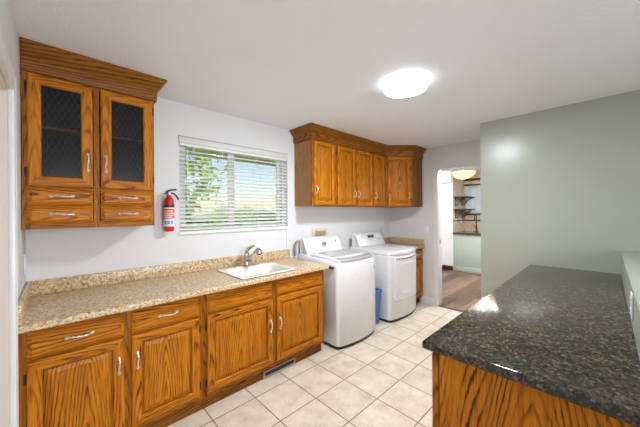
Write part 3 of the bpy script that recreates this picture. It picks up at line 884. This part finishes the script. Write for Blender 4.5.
# ------------------------------------------------------------------ far corner base cabinet and worktop
fc = thing('base_cabinet', 'narrow oak base cabinet in the far corner beside the dryer', 'base cabinet', (3.862, FY, 0))
fw_ = XF - .003 - 3.862
carcass(fc, fw_, BD, .10, .872, top=False)
face_frame(fc, fw_, .10, .872, [(0, .03), (fw_ - .028, fw_)], [(.03, fw_ - .028, .10, .14), (.03, fw_ - .028, .69, .715), (.03, fw_ - .028, .845, .872)])
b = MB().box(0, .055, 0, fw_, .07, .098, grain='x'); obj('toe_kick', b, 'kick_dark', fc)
d = drawer_front(fc, 'drawer', .022, .714, fw_ - .020, .853); add_pull(d, fw_ / 2, .785, False, .10)
d = raised_door(fc, .022, .135, fw_ - .020, .697); add_pull(d, .05, .56, True, .10)
for z in (.21, .62): add_hinge(d, fw_ - .014, z)
b = MB(); b.box(3.855, 2.0, .8755, XF - .002, D - .002, .914, bev=.006)
o2 = thing('worktop', 'short beige speckled worktop in the far corner behind the dryer', 'worktop', (4.03, 2.3, .875))
for v in b.v: v -= Vector(o2.location)
obj('counter_top', b, 'laminate_stone', o2)
b = MB(); b.box(3.855, D - .022, .9142, XF - .022, D - .002, 1.013, bev=.004); b.box(XF - .0215, 2.004, .9142, XF - .002, D - .002, 1.013, bev=.004)
for v in b.v: v -= Vector(o2.location)
obj('backsplash', b, 'laminate_stone', o2)

# ------------------------------------------------------------------ washer and dryer
def plan(w, d, bow, r=.035, inset=0.0, n=12, zf=None, slope=0.0):
    """outline with a bowed front; x 0..w, front at y=0 (side corners), back at y=d"""
    pts = []
    x0, x1, yb = inset, w - inset, d - inset
    def fy(x): return -bow * (1 - ((x - w / 2) / (w / 2)) ** 2) + inset
    pts += [(x1, yb), (x0, yb)]
    pts.append((x0, r + inset)); pts.append((x0 + r * .10, r * .55 + inset)); pts.append((x0 + r * .35, r * .22 + inset))
    for k in range(n + 1):
        x = x0 + r * .8 + (x1 - x0 - 1.6 * r) * k / n; pts.append((x, fy(x)))
    pts.append((x1 - r * .35, r * .22 + inset)); pts.append((x1 - r * .10, r * .55 + inset)); pts.append((x1, r + inset))
    return [(p[0], p[1], (zf if zf is not None else 0) + slope * p[1]) for p in pts]
def console(parent, w, d, z0, z1, yb, name='control_panel'):
    prof = [(yb - .155, z0), (yb - .150, z0 + .02), (yb - .075, z1 - .035), (yb - .060, z1 - .010), (yb - .035, z1), (yb - .010, z1 - .012), (yb, z1 - .05), (yb, z0)]
    rings = []
    cy, cz = yb - .06, z0
    for x, s, in_ in ((.045, .72, 0), (.030, .90, 0), (.036, .97, 0), (.055, 1.0, 0)):
        rings.append([(x, cy + (p[0] - cy) * s, cz + (p[1] - cz) * s) for p in prof])
    for x, s in ((w - .055, 1.0), (w - .036, .97), (w - .030, .90), (w - .045, .72)):
        rings.append([(x, cy + (p[0] - cy) * s, cz + (p[1] - cz) * s) for p in prof])
    rings[0] = [(p[0] - .0, p[1], p[2]) for p in rings[0]]
    b = MB().loft(rings)
    return obj(name, b, 'washer_white', parent, ang=40)
def console_pt(yb, z0, z1, t_):    # a point on the raked face
    a, c = Vector((yb - .150, z0 + .02)), Vector((yb - .075, z1 - .035)); p = a.lerp(c, t_); return p
WW, WD, WB = .690, .652, .055
wa = thing('washing_machine', 'white top-loading washing machine with silver lid handle beside the sink cabinet', 'washing machine', (2.113, 1.950, 0))
b = MB().loft([plan(WW, WD, WB, inset=.012, zf=.002), plan(WW, WD, WB, inset=.010, zf=.036)]); obj('base', b, 'black_plastic', wa)
b = MB().loft([plan(WW, WD, WB, inset=.004, zf=.037), plan(WW, WD, WB, zf=.042), plan(WW, WD, WB, zf=.868, slope=.03), plan(WW, WD, WB, zf=.890, inset=.003, slope=.05), plan(WW, WD, WB, zf=.905, inset=.016, slope=.07)])
obj('body', b, 'washer_white', wa, ang=40)
DS = .07
b = MB()
def lidz(y): return .906 + DS * y
LX0, LX1, LY0, LY1 = .055, .635, .035, .475
def lid_ring(ins, dz, rise=.03):
    pts = []
    def fy(x): return LY0 - .06 * (1 - ((x - WW / 2) / (WW / 2)) ** 2) + ins
    n = 10
    for k in range(n + 1):
        x = LX0 + ins + (LX1 - LX0 - 2 * ins) * k / n; y = fy(x); pts.append((x, y, lidz(y) + dz))
    pts += [(LX1 - ins, LY1 - ins, lidz(LY1 - ins) + dz), (LX0 + ins, LY1 - ins, lidz(LY1 - ins) + dz)]
    return pts
b.loft([lid_ring(0, .0), lid_ring(0, .020), lid_ring(.010, .030), lid_ring(.030, .034)])
ld = obj('lid', b, 'washer_white', wa, ang=40)
# glass and silver handle band
b = MB(); g0 = []
for x, y in ((LX0 + .045, .145), (LX1 - .045, .145), (LX1 - .055, .425), (LX0 + .055, .425)): g0.append((x, y))
b.loft([[(x, y, lidz(y) + .0345) for x, y in g0], [(x, y, lidz(y) + .0375) for x, y in g0]]); obj('lid_window', b, 'lid_glass', ld)
b = MB(); rr = []
for k in range(13):
    x = LX0 + .012 + (LX1 - LX0 - .024) * k / 12
    y = LY0 - .06 * (1 - ((x - WW / 2) / (WW / 2)) ** 2)
    rr.append([(x, y - .006, lidz(y) + .004), (x, y - .004, lidz(y) + .022), (x, y + .020, lidz(y) + .036), (x, y + .075, lidz(y) + .044), (x, y + .09, lidz(y) + .036), (x, y + .01, lidz(y) + .006)])
b.loft(rr); obj('lid_handle', b, 'silver', ld, ang=25)
cz0, cz1, cyb = .945, 1.140, WD - .004
cp = console(wa, WW, WD, cz0 - .02, cz1, cyb)
def on_panel(x, t_, z0=cz0 - .02, z1=cz1, yb=cyb):
    p = console_pt(yb, z0, z1, t_); return Vector((x, p.x, p.y))
tilt = math.atan2(.075, cz1 - cz0 - .035)  # rake from vertical
def panel_part(name, parent, mb, mat, x, t_, **k):
    o = obj(name, mb, mat, parent, loc=on_panel(x, t_, **k), rot=(-tilt, 0, 0)); return o
b = MB().lathe([(.034, .0), (.034, -.006), (.026, -.010), (.024, -.028), (.020, -.031), (0, -.031)], (0, 0, 0), 'y', 24); kb = panel_part('dial', cp, b, 'silver', .335, .62)
b = MB().lathe([(.018, -.0312), (.018, -.0325), (0, -.0325)], (0, 0, 0), 'y', 20); obj('dial_cap', b, 'dark_grey', kb)
b = MB().lathe([(.013, 0), (.013, -.006), (.011, -.008), (0, -.008)], (0, 0, 0), 'y', 16); panel_part('power_button', cp, b, 'dark_grey', .565, .78)
b = MB(); b.lathe([(.009, -.0003), (.009, -.0012), (0, -.0012)], (-.018, 0, 0), 'y', 14); b.box(-.004, -.0012, -.006, .002, -.0003, .006); b.box(.006, -.0012, -.006, .016, -.0003, .006); panel_part('badge', cp, b, 'grey_rubber', .115, .84)
b = MB().box(-.24, -.0012, -.002, .24, -.0003, .002); panel_part('trim_line', cp, b, 'silver', .345, .22)
for k in range(7):
    b = MB().box(-.010, -.0022, -.004, .010, -.0003, .004, bev=.001); panel_part('button', cp, b, 'panel_white', .18 + .018 * k + (.22 if k > 2 else 0), .40)
b = MB().box(-.014, -.0012, -.022, .014, 0, .022, bev=.0004); obj('energy_sticker', b, 'grey_rubber', wa, loc=(WW - .06, -.0195, .80), rot=(0, 0, .29))
b = MB(); b.box(-.016, .0, -.016, -.0005, .09, .012, bev=.006); obj('side_latch', b, 'dark_grey', wa, loc=(0, .045, .862))
# dryer
DWd = .725
dr = thing('clothes_dryer', 'white front-loading clothes dryer standing right of the washing machine', 'clothes dryer', (3.105, 1.955, 0))
b = MB().loft([plan(DWd, WD, WB, inset=.012, zf=.002), plan(DWd, WD, WB, inset=.010, zf=.036)]); obj('base', b, 'black_plastic', dr)
b = MB().loft([plan(DWd, WD, WB, inset=.004, zf=.037), plan(DWd, WD, WB, zf=.042), plan(DWd, WD, WB, zf=.862), plan(DWd, WD, WB, zf=.868, inset=.006), plan(DWd, WD, WB, zf=.874, inset=.006)])
obj('body', b, 'washer_white', dr, ang=40)
b = MB().loft([plan(DWd, WD, WB + .008, inset=.002, zf=.8745), plan(DWd, WD, WB + .010, inset=-.001, zf=.880), plan(DWd, WD, WB + .010, inset=-.001, zf=.908, slope=.02), plan(DWd, WD, WB + .008, inset=.010, zf=.926, slope=.03), plan(DWd, WD, WB, inset=.04, zf=.934, slope=.03)])
obj('top', b, 'washer_white', dr, ang=40)
def front_y(x, w=DWd, bow=WB): return -bow * (1 - ((x - w / 2) / (w / 2)) ** 2)
def bowed_plate(x0, x1, z0, z1, y_out, r, n=12, w=DWd):
    """a rounded plate following the bowed front: rings at growing offset"""
    def ring(ins, out):
        pts = rrect(x0 + ins, z0 + ins, x1 - ins, z1 - ins, max(r - ins, .004), 0, 4)
        res = []
        for i, (x, z, _) in enumerate(pts): res.append((x, front_y(x, w) - out, z))
        # split the long top and bottom runs so they follow the bow
        o_ = []
        for i in range(len(res)):
            p, q = res[i], res[(i + 1) % len(res)]; o_.append(p)
            if abs(p[0] - q[0]) > .1:
                for k in range(1, n):
                    x = p[0] + (q[0] - p[0]) * k / n; o_.append((x, front_y(x, w) - out, p[2] + (q[2] - p[2]) * k / n))
        return o_
    return ring
rg_ = bowed_plate(.085, .668, .27, .845, 0, .035)
def strip_fill(ring_fn, seq, mb):
    rings = [ring_fn(i_, o_) for i_, o_ in seq]
    n = len(rings[0]); V = [p for r in rings for p in r]; Fc = []
    for i in range(len(rings) - 1):
        for j in range(n): Fc.append((i * n + j, i * n + (j + 1) % n, (i + 1) * n + (j + 1) % n, (i + 1) * n + j))
    # fill the last ring as vertical strips
    L = [(p, (len(rings) - 1) * n + i) for i, p in enumerate(rings[-1])]
    mz = sum(p[2] for p, _ in L) / n
    top = sorted([q for q in L if q[0][2] > mz], key=lambda q: q[0][0]); bot = sorted([q for q in L if q[0][2] <= mz], key=lambda q: q[0][0])
    k = min(len(top), len(bot))
    for i in range(k - 1): Fc.append((bot[i][1], bot[i + 1][1], top[i + 1][1], top[i][1]))
    mb.add(V, Fc); return mb
b = strip_fill(rg_, [(0, -.002), (0, .010), (.006, .016), (.016, .018)], MB()); dd = obj('door', b, 'washer_white', dr, ang=30)
rg2 = bowed_plate(.155, .60, .33, .765, 0, .11)
b = strip_fill(rg2, [(0, .0165), (.004, .0205), (.012, .0215), (.03, .0195)], MB()); obj('door_relief', b, 'white_enamel', dd, ang=30)
b = MB(); rr = []
for k in range(13):
    x = .10 + .553 * k / 12; y = front_y(x) - .018; dz = .838 - .012 * (1 - ((x - .37) / .28) ** 2)
    rr.append([(x, y, dz - .014), (x, y - .007, dz - .010), (x, y - .009, dz + .004), (x, y, dz + .007)])
b.loft(rr); obj('door_handle', b, 'silver', dd)
cp2 = console(dr, DWd, WD, .93, 1.140, cyb)
kw = dict(z0=.93, z1=1.140, yb=cyb)
b = MB().box(-.075, -.003, -.022, .075, 0, .022, bev=.003); panel_part('display', cp2, b, 'black_plastic', .375, .80, **kw)
b = MB().box(-.05, -.0042, -.010, .03, -.0031, .010); panel_part('display_window', cp2, b, 'dark_grey', .375, .80, **kw)
b = MB().lathe([(.036, 0), (.036, -.005), (.028, -.008), (.025, -.024), (0, -.026)], (0, 0, 0), 'y', 24); kb = panel_part('dial', cp2, b, 'panel_white', .555, .70, **kw)
b = MB().lathe([(.039, -.0003), (.039, -.003), (.0345, -.003), (.0345, -.0003)], (0, 0, 0), 'y', 24, math.radians(-120), math.radians(60)); obj('dial_ring', b, 'dark_grey', kb)
b = MB().lathe([(.009, -.0003), (.009, -.0012), (0, -.0012)], (0, 0, 0), 'y', 14); panel_part('badge', cp2, b, 'label_red', .150, .84, **kw)
for k in range(8):
    b = MB().box(-.012, -.0022, -.005, .012, -.0003, .005, bev=.001); panel_part('button', cp2, b, 'panel_white', .20 + (k % 4) * .085, .34 if k < 4 else .18, **kw)

# blue bin in the gap
bn = thing('waste_bin', 'blue plastic waste bin in the gap between washer and dryer', 'bin', (2.955, 2.16, .002))
def rr_c(hx, hy, r, z): return rrect(-hx, -hy, hx, hy, r, z)
b = MB().loft([rr_c(.082, .10, .02, 0), rr_c(.104, .125, .022, .425), rr_c(.104, .125, .022, .43), rr_c(.100, .121, .02, .43), rr_c(.079, .097, .018, .006)], cap0=True, cap1=True); obj('body', b, 'blue_plastic', bn)
b = MB().loft([rr_c(.105, .126, .022, .415), rr_c(.114, .135, .026, .417), rr_c(.115, .136, .026, .436), rr_c(.110, .131, .024, .441), rr_c(.1005, .1215, .02, .441), rr_c(.1005, .1215, .02, .432)], cap0=False, cap1=False); obj('rim', b, 'blue_plastic', bn)

# ------------------------------------------------------------------ things on the walls
ex = thing('fire_extinguisher', 'red fire extinguisher hanging on the wall left of the window', 'fire extinguisher', (.690, 2.575, 1.300))
ex.scale = (1.05, 1.05, 1.22)
b = MB().lathe([(0, .004), (.030, 0), (.036, .006), (.0375, .02), (.0375, .195), (.034, .218), (.024, .235), (.016, .243), (.016, .252), (0, .252)], seg=28); obj('cylinder', b, 'red_enamel', ex, ang=40)
b = MB().lathe([(.0379, .035), (.0383, .036), (.0383, .164), (.0379, .165)], seg=40, a0=math.radians(140), a1=math.radians(395)); lb = obj('label', b, 'label_white', ex)
b = MB().lathe([(.0384, .088), (.0387, .089), (.0387, .155), (.0384, .156)], seg=40, a0=math.radians(175), a1=math.radians(335)); obj('label_panel', b, 'label_red', lb)
b = MB()
for z, a0, a1 in ((.141, 190, 300), (.126, 195, 320), (.112, 190, 318), (.099, 200, 290)):
    b.lathe([(.0388, z - .0035), (.0390, z - .003), (.0390, z + .003), (.0388, z + .0035)], seg=16, a0=math.radians(a0), a1=math.radians(a1))
obj('label_lines', b, 'label_white', lb)
b = MB()
for a in (200, 236, 272): b.lathe([(.0384, .050), (.0388, .051), (.0388, .073), (.0384, .074)], seg=8, a0=math.radians(a), a1=math.radians(a + 27))
obj('label_pictograms', b, 'label_blue', lb)
b = MB().lathe([(.0382, .166), (.0400, .167), (.0400, .183), (.0382, .184)], seg=28); b.box(-.012, .038, .10, .012, .056, .20, bev=.002); obj('bracket_strap', b, 'black_plastic', ex)
b = MB().lathe([(0, .250), (.015, .250), (.015, .272), (.010, .280), (0, .280)], seg=16); b.lathe([(.011, -.022), (.011, -.016)], (0, 0, .263), 'y', 14); obj('valve', b, 'steel', ex)
b = MB(); b.tube(catmull([(-.022, 0, .274), (0, -.002, .283), (.025, -.005, .289), (.055, -.008, .291)]), .0055, 8, squash=[1.6] * 19)
b.tube(catmull([(-.03, .0, .262), (-.012, 0, .268), (.01, 0, .266)]), .004, 6); obj('lever', b, 'black_plastic', ex)
b = MB(); b.tube(catmull([(.010, -.004, .268), (.035, -.010, .262), (.055, -.012, .242), (.068, -.012, .222)]), [.0055] * 10 + [.007] * 9, 8); obj('hose', b, 'black_plastic', ex)
b = MB().lathe([(.009, -.001), (.009, .001)], (-.0, -.0235, .263), 'y', 12); obj('pressure_gauge', b, 'label_white', ex)

def plate(label, cat, loc, rz, w, h, kind, mat='white_trim'):
    t = thing({'switch': 'light_switch', 'outlet': 'wall_outlet', 'blank': 'wall_plate'}[kind], label, cat, loc, rz)
    b = MB().box(-w / 2, -.006, -h / 2, w / 2, -.0005, h / 2, bev=.002); obj('cover_plate', b, mat, t)
    if kind == 'switch':
        b = MB().box(-.016, -.010, -.034, .016, -.0062, .034, bev=.002); obj('rocker', b, mat, t)
    elif kind == 'outlet':
        for z in (-.024, .024):
            b = MB().box(-.016, -.009, z - .015, .016, -.0062, z + .015, bev=.003); f_ = obj('socket', b, mat, t)
            b = MB(); b.box(-.008, -.0094, z - .002, -.005, -.0091, z + .007); b.box(.005, -.0094, z - .002, .008, -.0091, z + .007); obj('slots', b, 'dark_grey', f_)
    return t
plate('white light switch on the grey wall left of the kitchen doorway', 'light switch', (XF, 1.977, 1.168), -math.pi / 2, .075, .122, 'switch')
plate('white switch plate on the left wall above the worktop corner', 'light switch', (XL, 2.50, 1.148), math.pi / 2, .075, .118, 'switch')
plate('white outlet on the green half wall above the granite', 'outlet', (1.885, -.079, 1.022), math.pi, .075, .120, 'outlet')
plate('beige outlet on the wall right of the dryer panel', 'outlet', (3.93, D, 1.127), 0, .070, .114, 'outlet', 'almond')
plate('beige outlet low on the wall between washer and dryer', 'outlet', (3.137, D, 1.0), 0, .070, .114, 'outlet', 'brown_metal')
# washer outlet box
wb = thing('washer_outlet_box', 'beige recessed plumbing box on the wall above the washing machine', 'outlet box', (2.525, D, 1.165))
b = MB(); hx, hz = .150, .072
b.box(-hx, -.008, -hz, -hx + .052, -.0005, hz, bev=.002); b.box(hx - .052, -.008, -hz, hx, -.0005, hz, bev=.002); b.box(-hx + .052, -.008, hz - .032, hx - .052, -.0005, hz, bev=.002); b.box(-hx + .052, -.008, -hz, hx - .052, -.0005, -hz + .030, bev=.002)
obj('frame', b, 'almond', wb)
b = MB().box(-hx + .05, -.003, -hz + .028, hx - .05, -.001, hz - .030); obj('recess', b, 'recess_tan', wb)
b = MB()
for x in (-.045, .04):
    b.lathe([(.010, -.010), (.010, -.003)], (x, 0, -.01), 'y', 10); b.tube([(x - .014, -.009, -.008), (x + .014, -.009, -.012)], .004, 6)
obj('valves', b, 'steel', wb)
# drain hose at the washer's left rear corner
b = MB(); b.tube(catmull([(2.085, 2.612, .93), (2.075, 2.608, 1.02), (2.095, 2.602, 1.085), (2.13, 2.606, 1.10)]), .017, 10)
hs = obj('drain_hose', b, 'grey_rubber'); tag(hs, 'grey drain hose looping up behind the left edge of the washing machine', 'hose')
b = MB(); b.tube(catmull([(1.966, D - .003, 1.262), (1.967, D - .004, 1.15), (1.974, D - .004, 1.08), (1.970, D - .004, 1.017)]), .0032, 6)
tag(obj('cable', b, 'vinyl_white'), 'thin white cable running down the wall from the window sill', 'cable')

# ------------------------------------------------------------------ ceiling lamp
cl = thing('ceiling_lamp', 'round white flush ceiling lamp shining in the middle of the ceiling', 'ceiling lamp', (1.925, 1.062, H - .001))
b = MB().lathe([(0, 0), (.152, 0), (.155, -.003), (.155, -.009), (.150, -.011), (0, -.011)], seg=56); obj('rim', b, 'lamp_rim', cl)
b = MB().lathe([(.154, -.0115), (.160, -.016), (.162, -.030), (.160, -.044), (.1532, -.0505)], seg=56); obj('diffuser_edge', b, 'lamp_edge_glow', cl)
b = MB().lathe([(.153, -.0505), (.138, -.055), (.08, -.059), (.0, -.060)], seg=56); obj('diffuser', b, 'lamp_glow', cl)

# ------------------------------------------------------------------ granite peninsula
PX0, PX1, PY0, PY1 = 1.117, XG - .001, -.078, .545
b = MB()
r = .010
def gprof(z0=.8765, z1=.914):
    return [(0, z0 + .004), (0, z1 - r), (r * .3, z1 - r * .3), (r, z1)]
rings = [[(x, y, z) for x, y, z in ((PX0 + i_, PY0, z), (PX1, PY0, z), (PX1, PY1 - i_, z), (PX0 + i_, PY1 - i_, z))] for i_, z in ((.005, .8765), (.0, .882), (0, .904), (.0015, .909), (.005, .9125), (.010, .914))]
b.loft(rings)
g = obj('granite_worktop', b, 'dark_granite', ang=60); tag(g, 'dark speckled polished granite worktop on the oak peninsula', 'worktop')
PN = thing('peninsula_cabinet', 'oak peninsula cabinet with a large end panel under dark granite', 'base cabinet', (XG - .004, .513, 0), math.pi)
pw = XG - .004 - 1.150; pd = .513 + .076
# local x runs from the green wall back towards the camera, front faces +Y in the room
carcass(PN, pw, pd - .001, .10, .875, top=False)
cols = []; cwid = pw / 4
st = [(0, .03)]; hr = []
for k in range(4):
    a = .02 + k * (pw - .04) / 4; e = a + (pw - .04) / 4
    cols.append((a + .014, e - .014))
    st.append((e - .026, e + .026) if k < 3 else (pw - .04, pw))
for a, e in cols: hr += [(a + .012, e - .012, .10, .145), (a + .012, e - .012, .695, .715), (a + .012, e - .012, .845, .875)]
face_frame(PN, pw, .10, .875, st, hr)
for k, (a, e) in enumerate(cols):
    d = drawer_front(PN, 'drawer', a, .714, e, .853); add_pull(d, (a + e) / 2, .785, False)
    d = raised_door(PN, a, .135, e, .697); rp = k % 2 == 0
    add_pull(d, e - .028 if rp else a + .028, .545, True, .10)
    for z in (.21, .665): add_hinge(d, a - .006 if rp else e + .006, z)
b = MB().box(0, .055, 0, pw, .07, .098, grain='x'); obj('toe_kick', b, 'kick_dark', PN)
b = MB().box(pw + .0005, .028, .0, pw + .007, pd - .002, .875, off=(-.03, .016, 2.2), grain='z'); obj('end_panel', b, 'oak_panel', PN)
b = MB().box(pw + .0005, -.0005, .10, pw + .010, .0245, .875, bev=.0015); obj('corner_stile', b, 'oak', PN)

# ------------------------------------------------------------------ kitchen beyond the doorway
kb_ = thing('kitchen_base_cabinet', 'sage green base cabinet seen through the doorway', 'base cabinet', (7.035, 1.4, 0))
b = MB().box(0, -.6, .0, .70, KY - 1.4 - .003, .885, bev=.002); obj('body', b, 'sage_cabinet', kb_)
b = MB().box(-.016, -.6, .0, -.0005, KY - 1.4 - .004, .11, bev=.004); obj('base_moulding', b, 'sage_cabinet', kb_)
b = MB().box(-.010, KY - 1.4 - .05, .1105, -.0005, KY - 1.4 - .004, .884, bev=.002); obj('corner_trim', b, 'sage_cabinet', kb_)
b = MB().box(7.0, .8, .8855, KX - .003, KY - .003, .925, bev=.005); tag(obj('kitchen_worktop', b, 'dark_granite'), 'dark stone worktop on the sage green kitchen cabinet', 'worktop')
def shelf(z, label):
    t = thing('wall_shelf', label, 'shelf', (7.42, KY - .002, z), 0, 'dark kitchen wall shelves')
    b = MB().box(-.36, -.27, -.011, .36, -.001, .011, bev=.003); obj('board', b, 'dark_grey', t)
    for x in (-.24, .20):
        b = MB(); b.box(x - .010, -.012, -.235, x + .010, -.001, -.012, bev=.002); b.tube(catmull([(x, -.010, -.215), (x, -.06, -.19), (x, -.13, -.09), (x, -.235, -.018)]), .010, 8)
        b.box(x - .010, -.245, -.022, x + .010, -.010, -.0115, bev=.002); obj('bracket', b, 'bronze', t)
shelf(1.80, 'upper dark bracket shelf on the tan tiled kitchen wall')
shelf(1.495, 'lower dark bracket shelf on the tan tiled kitchen wall')
plate('white outlet on the tan kitchen tile, nearer the doorway', 'outlet', (7.20, KY, 1.205), 0, .09, .12, 'outlet')
plate('white outlet on the tan kitchen tile, nearer the kitchen window', 'outlet', (7.56, KY, 1.20), 0, .09, .12, 'outlet')
struct('trim_7', MB().box(7.05, KY - .008, 1.185, KX - .009, KY - .0005, 1.225, bev=.002).box(KX - .009, 1.0, 1.185, KX - .0005, KY - .0085, 1.225, bev=.002), 'dark_grey')
kw_ = MB(); 
for a in ((KX + .03, 1.052, 1.386, KX + .09, 1.10, 2.098), (KX + .03, 2.55, 1.386, KX + .09, 2.598, 2.098), (KX + .03, 1.10, 1.386, KX + .09, 2.55, 1.43), (KX + .03, 1.10, 2.055, KX + .09, 2.55, 2.098), (KX + .03, 1.80, 1.43, KX + .09, 1.85, 2.055)): kw_.box(*a, bev=.003)
w2 = struct('window_2', kw_, 'vinyl_white')
obj('pane', MB().box(KX + .058, 1.09, 1.42, KX + .062, 2.56, 2.065), 'window_glass', w2)
struct('trim_8', MB().box(KX - .03, 1.02, 1.345, KX - .0005, 2.58, 1.384, bev=.003).box(KX - .025, .9, 2.11, KX - .0005, KY - .01, 2.15, bev=.003).box(KX - .05, .9, 2.235, KX - .0005, KY - .01, 2.29, bev=.003), 'dark_wood')
cu = MB(); rr = []
for k in range(61):
    y = 1.06 + 1.53 * k / 60; x = KX - .012 + .009 * math.sin(k * 1.25)
    rr.append([(x, y, 1.40), (x + .003, y, 1.40), (x + .003, y, 2.09), (x, y, 2.09)])
def sheer():
    mt, nt, b_ = new_mat('sheer'); b_.inputs['Base Color'].default_value = (.78, .84, .87, 1)
    tr = nd(nt, 'ShaderNodeBsdfTranslucent'); tr.inputs[0].default_value = (.80, .86, .90, 1)
    tp = nd(nt, 'ShaderNodeBsdfTransparent')
    m1 = nd(nt, 'ShaderNodeMixShader'); m1.inputs[0].default_value = .6; nt.links.new(b_.outputs[0], m1.inputs[1]); nt.links.new(tr.outputs[0], m1.inputs[2])
    m2 = nd(nt, 'ShaderNodeMixShader'); m2.inputs[0].default_value = .25; nt.links.new(m1.outputs[0], m2.inputs[1]); nt.links.new(tp.outputs[0], m2.inputs[2])
    nt.links.new(m2.outputs[0], nt.nodes['Material Output'].inputs[0])
sheer()
cu.loft(rr); tag(obj('curtain', cu, 'sheer'), 'pale blue sheer curtain over the kitchen window', 'curtain')
kf = thing('kitchen_faucet', 'tall black kitchen faucet below the kitchen window', 'faucet', (7.5, 2.238, .9255))
b = MB().lathe([(0, 0), (.032, 0), (.030, .02), (.020, .04), (.018, .14), (.022, .16), (.012, .18), (0, .18)], seg=14); obj('body', b, 'black_plastic', kf)
b = MB(); b.tube(catmull([(0, 0, .16), (0, 0, .36), (-.03, -.0, .425), (-.09, 0, .43), (-.14, 0, .39), (-.145, 0, .31)]), .012, 8); obj('spout', b, 'black_plastic', kf)
b = MB(); b.tube([(0, .015, .11), (0, .07, .13)], .007, 8); obj('lever', b, 'black_plastic', kf)
kl = thing('stained_glass_lamp', 'glowing amber stained glass bowl lamp on the kitchen ceiling', 'ceiling lamp', (5.1, 1.725, H - .001))
b = MB().lathe([(0, -.435), (.05, -.43), (.11, -.405), (.16, -.365), (.192, -.31), (.190, -.309), (.155, -.36), (.10, -.40), (.04, -.425), (0, -.43)], seg=32); obj('shade', b, 'stained_glass', kl)
b = MB().lathe([(0, -.462), (.010, -.458), (.016, -.446), (.010, -.436), (0, -.436)], seg=12); obj('finial', b, 'bronze', kl)
b = MB().lathe([(0, 0), (.065, 0), (.060, -.02), (.010, -.03), (.008, -.43), (0, -.43)], seg=16); obj('stem', b, 'bronze', kl)

kd = bpy.data.lights.new('kitchen_bowl_bulb', 'POINT'); kd.energy = 32; kd.color = (1, .97, .92); kd.shadow_soft_size = .05
ko = bpy.data.objects.new('kitchen_bowl_bulb', kd); col.objects.link(ko); ko.location = (5.1, 1.725, H - .25)
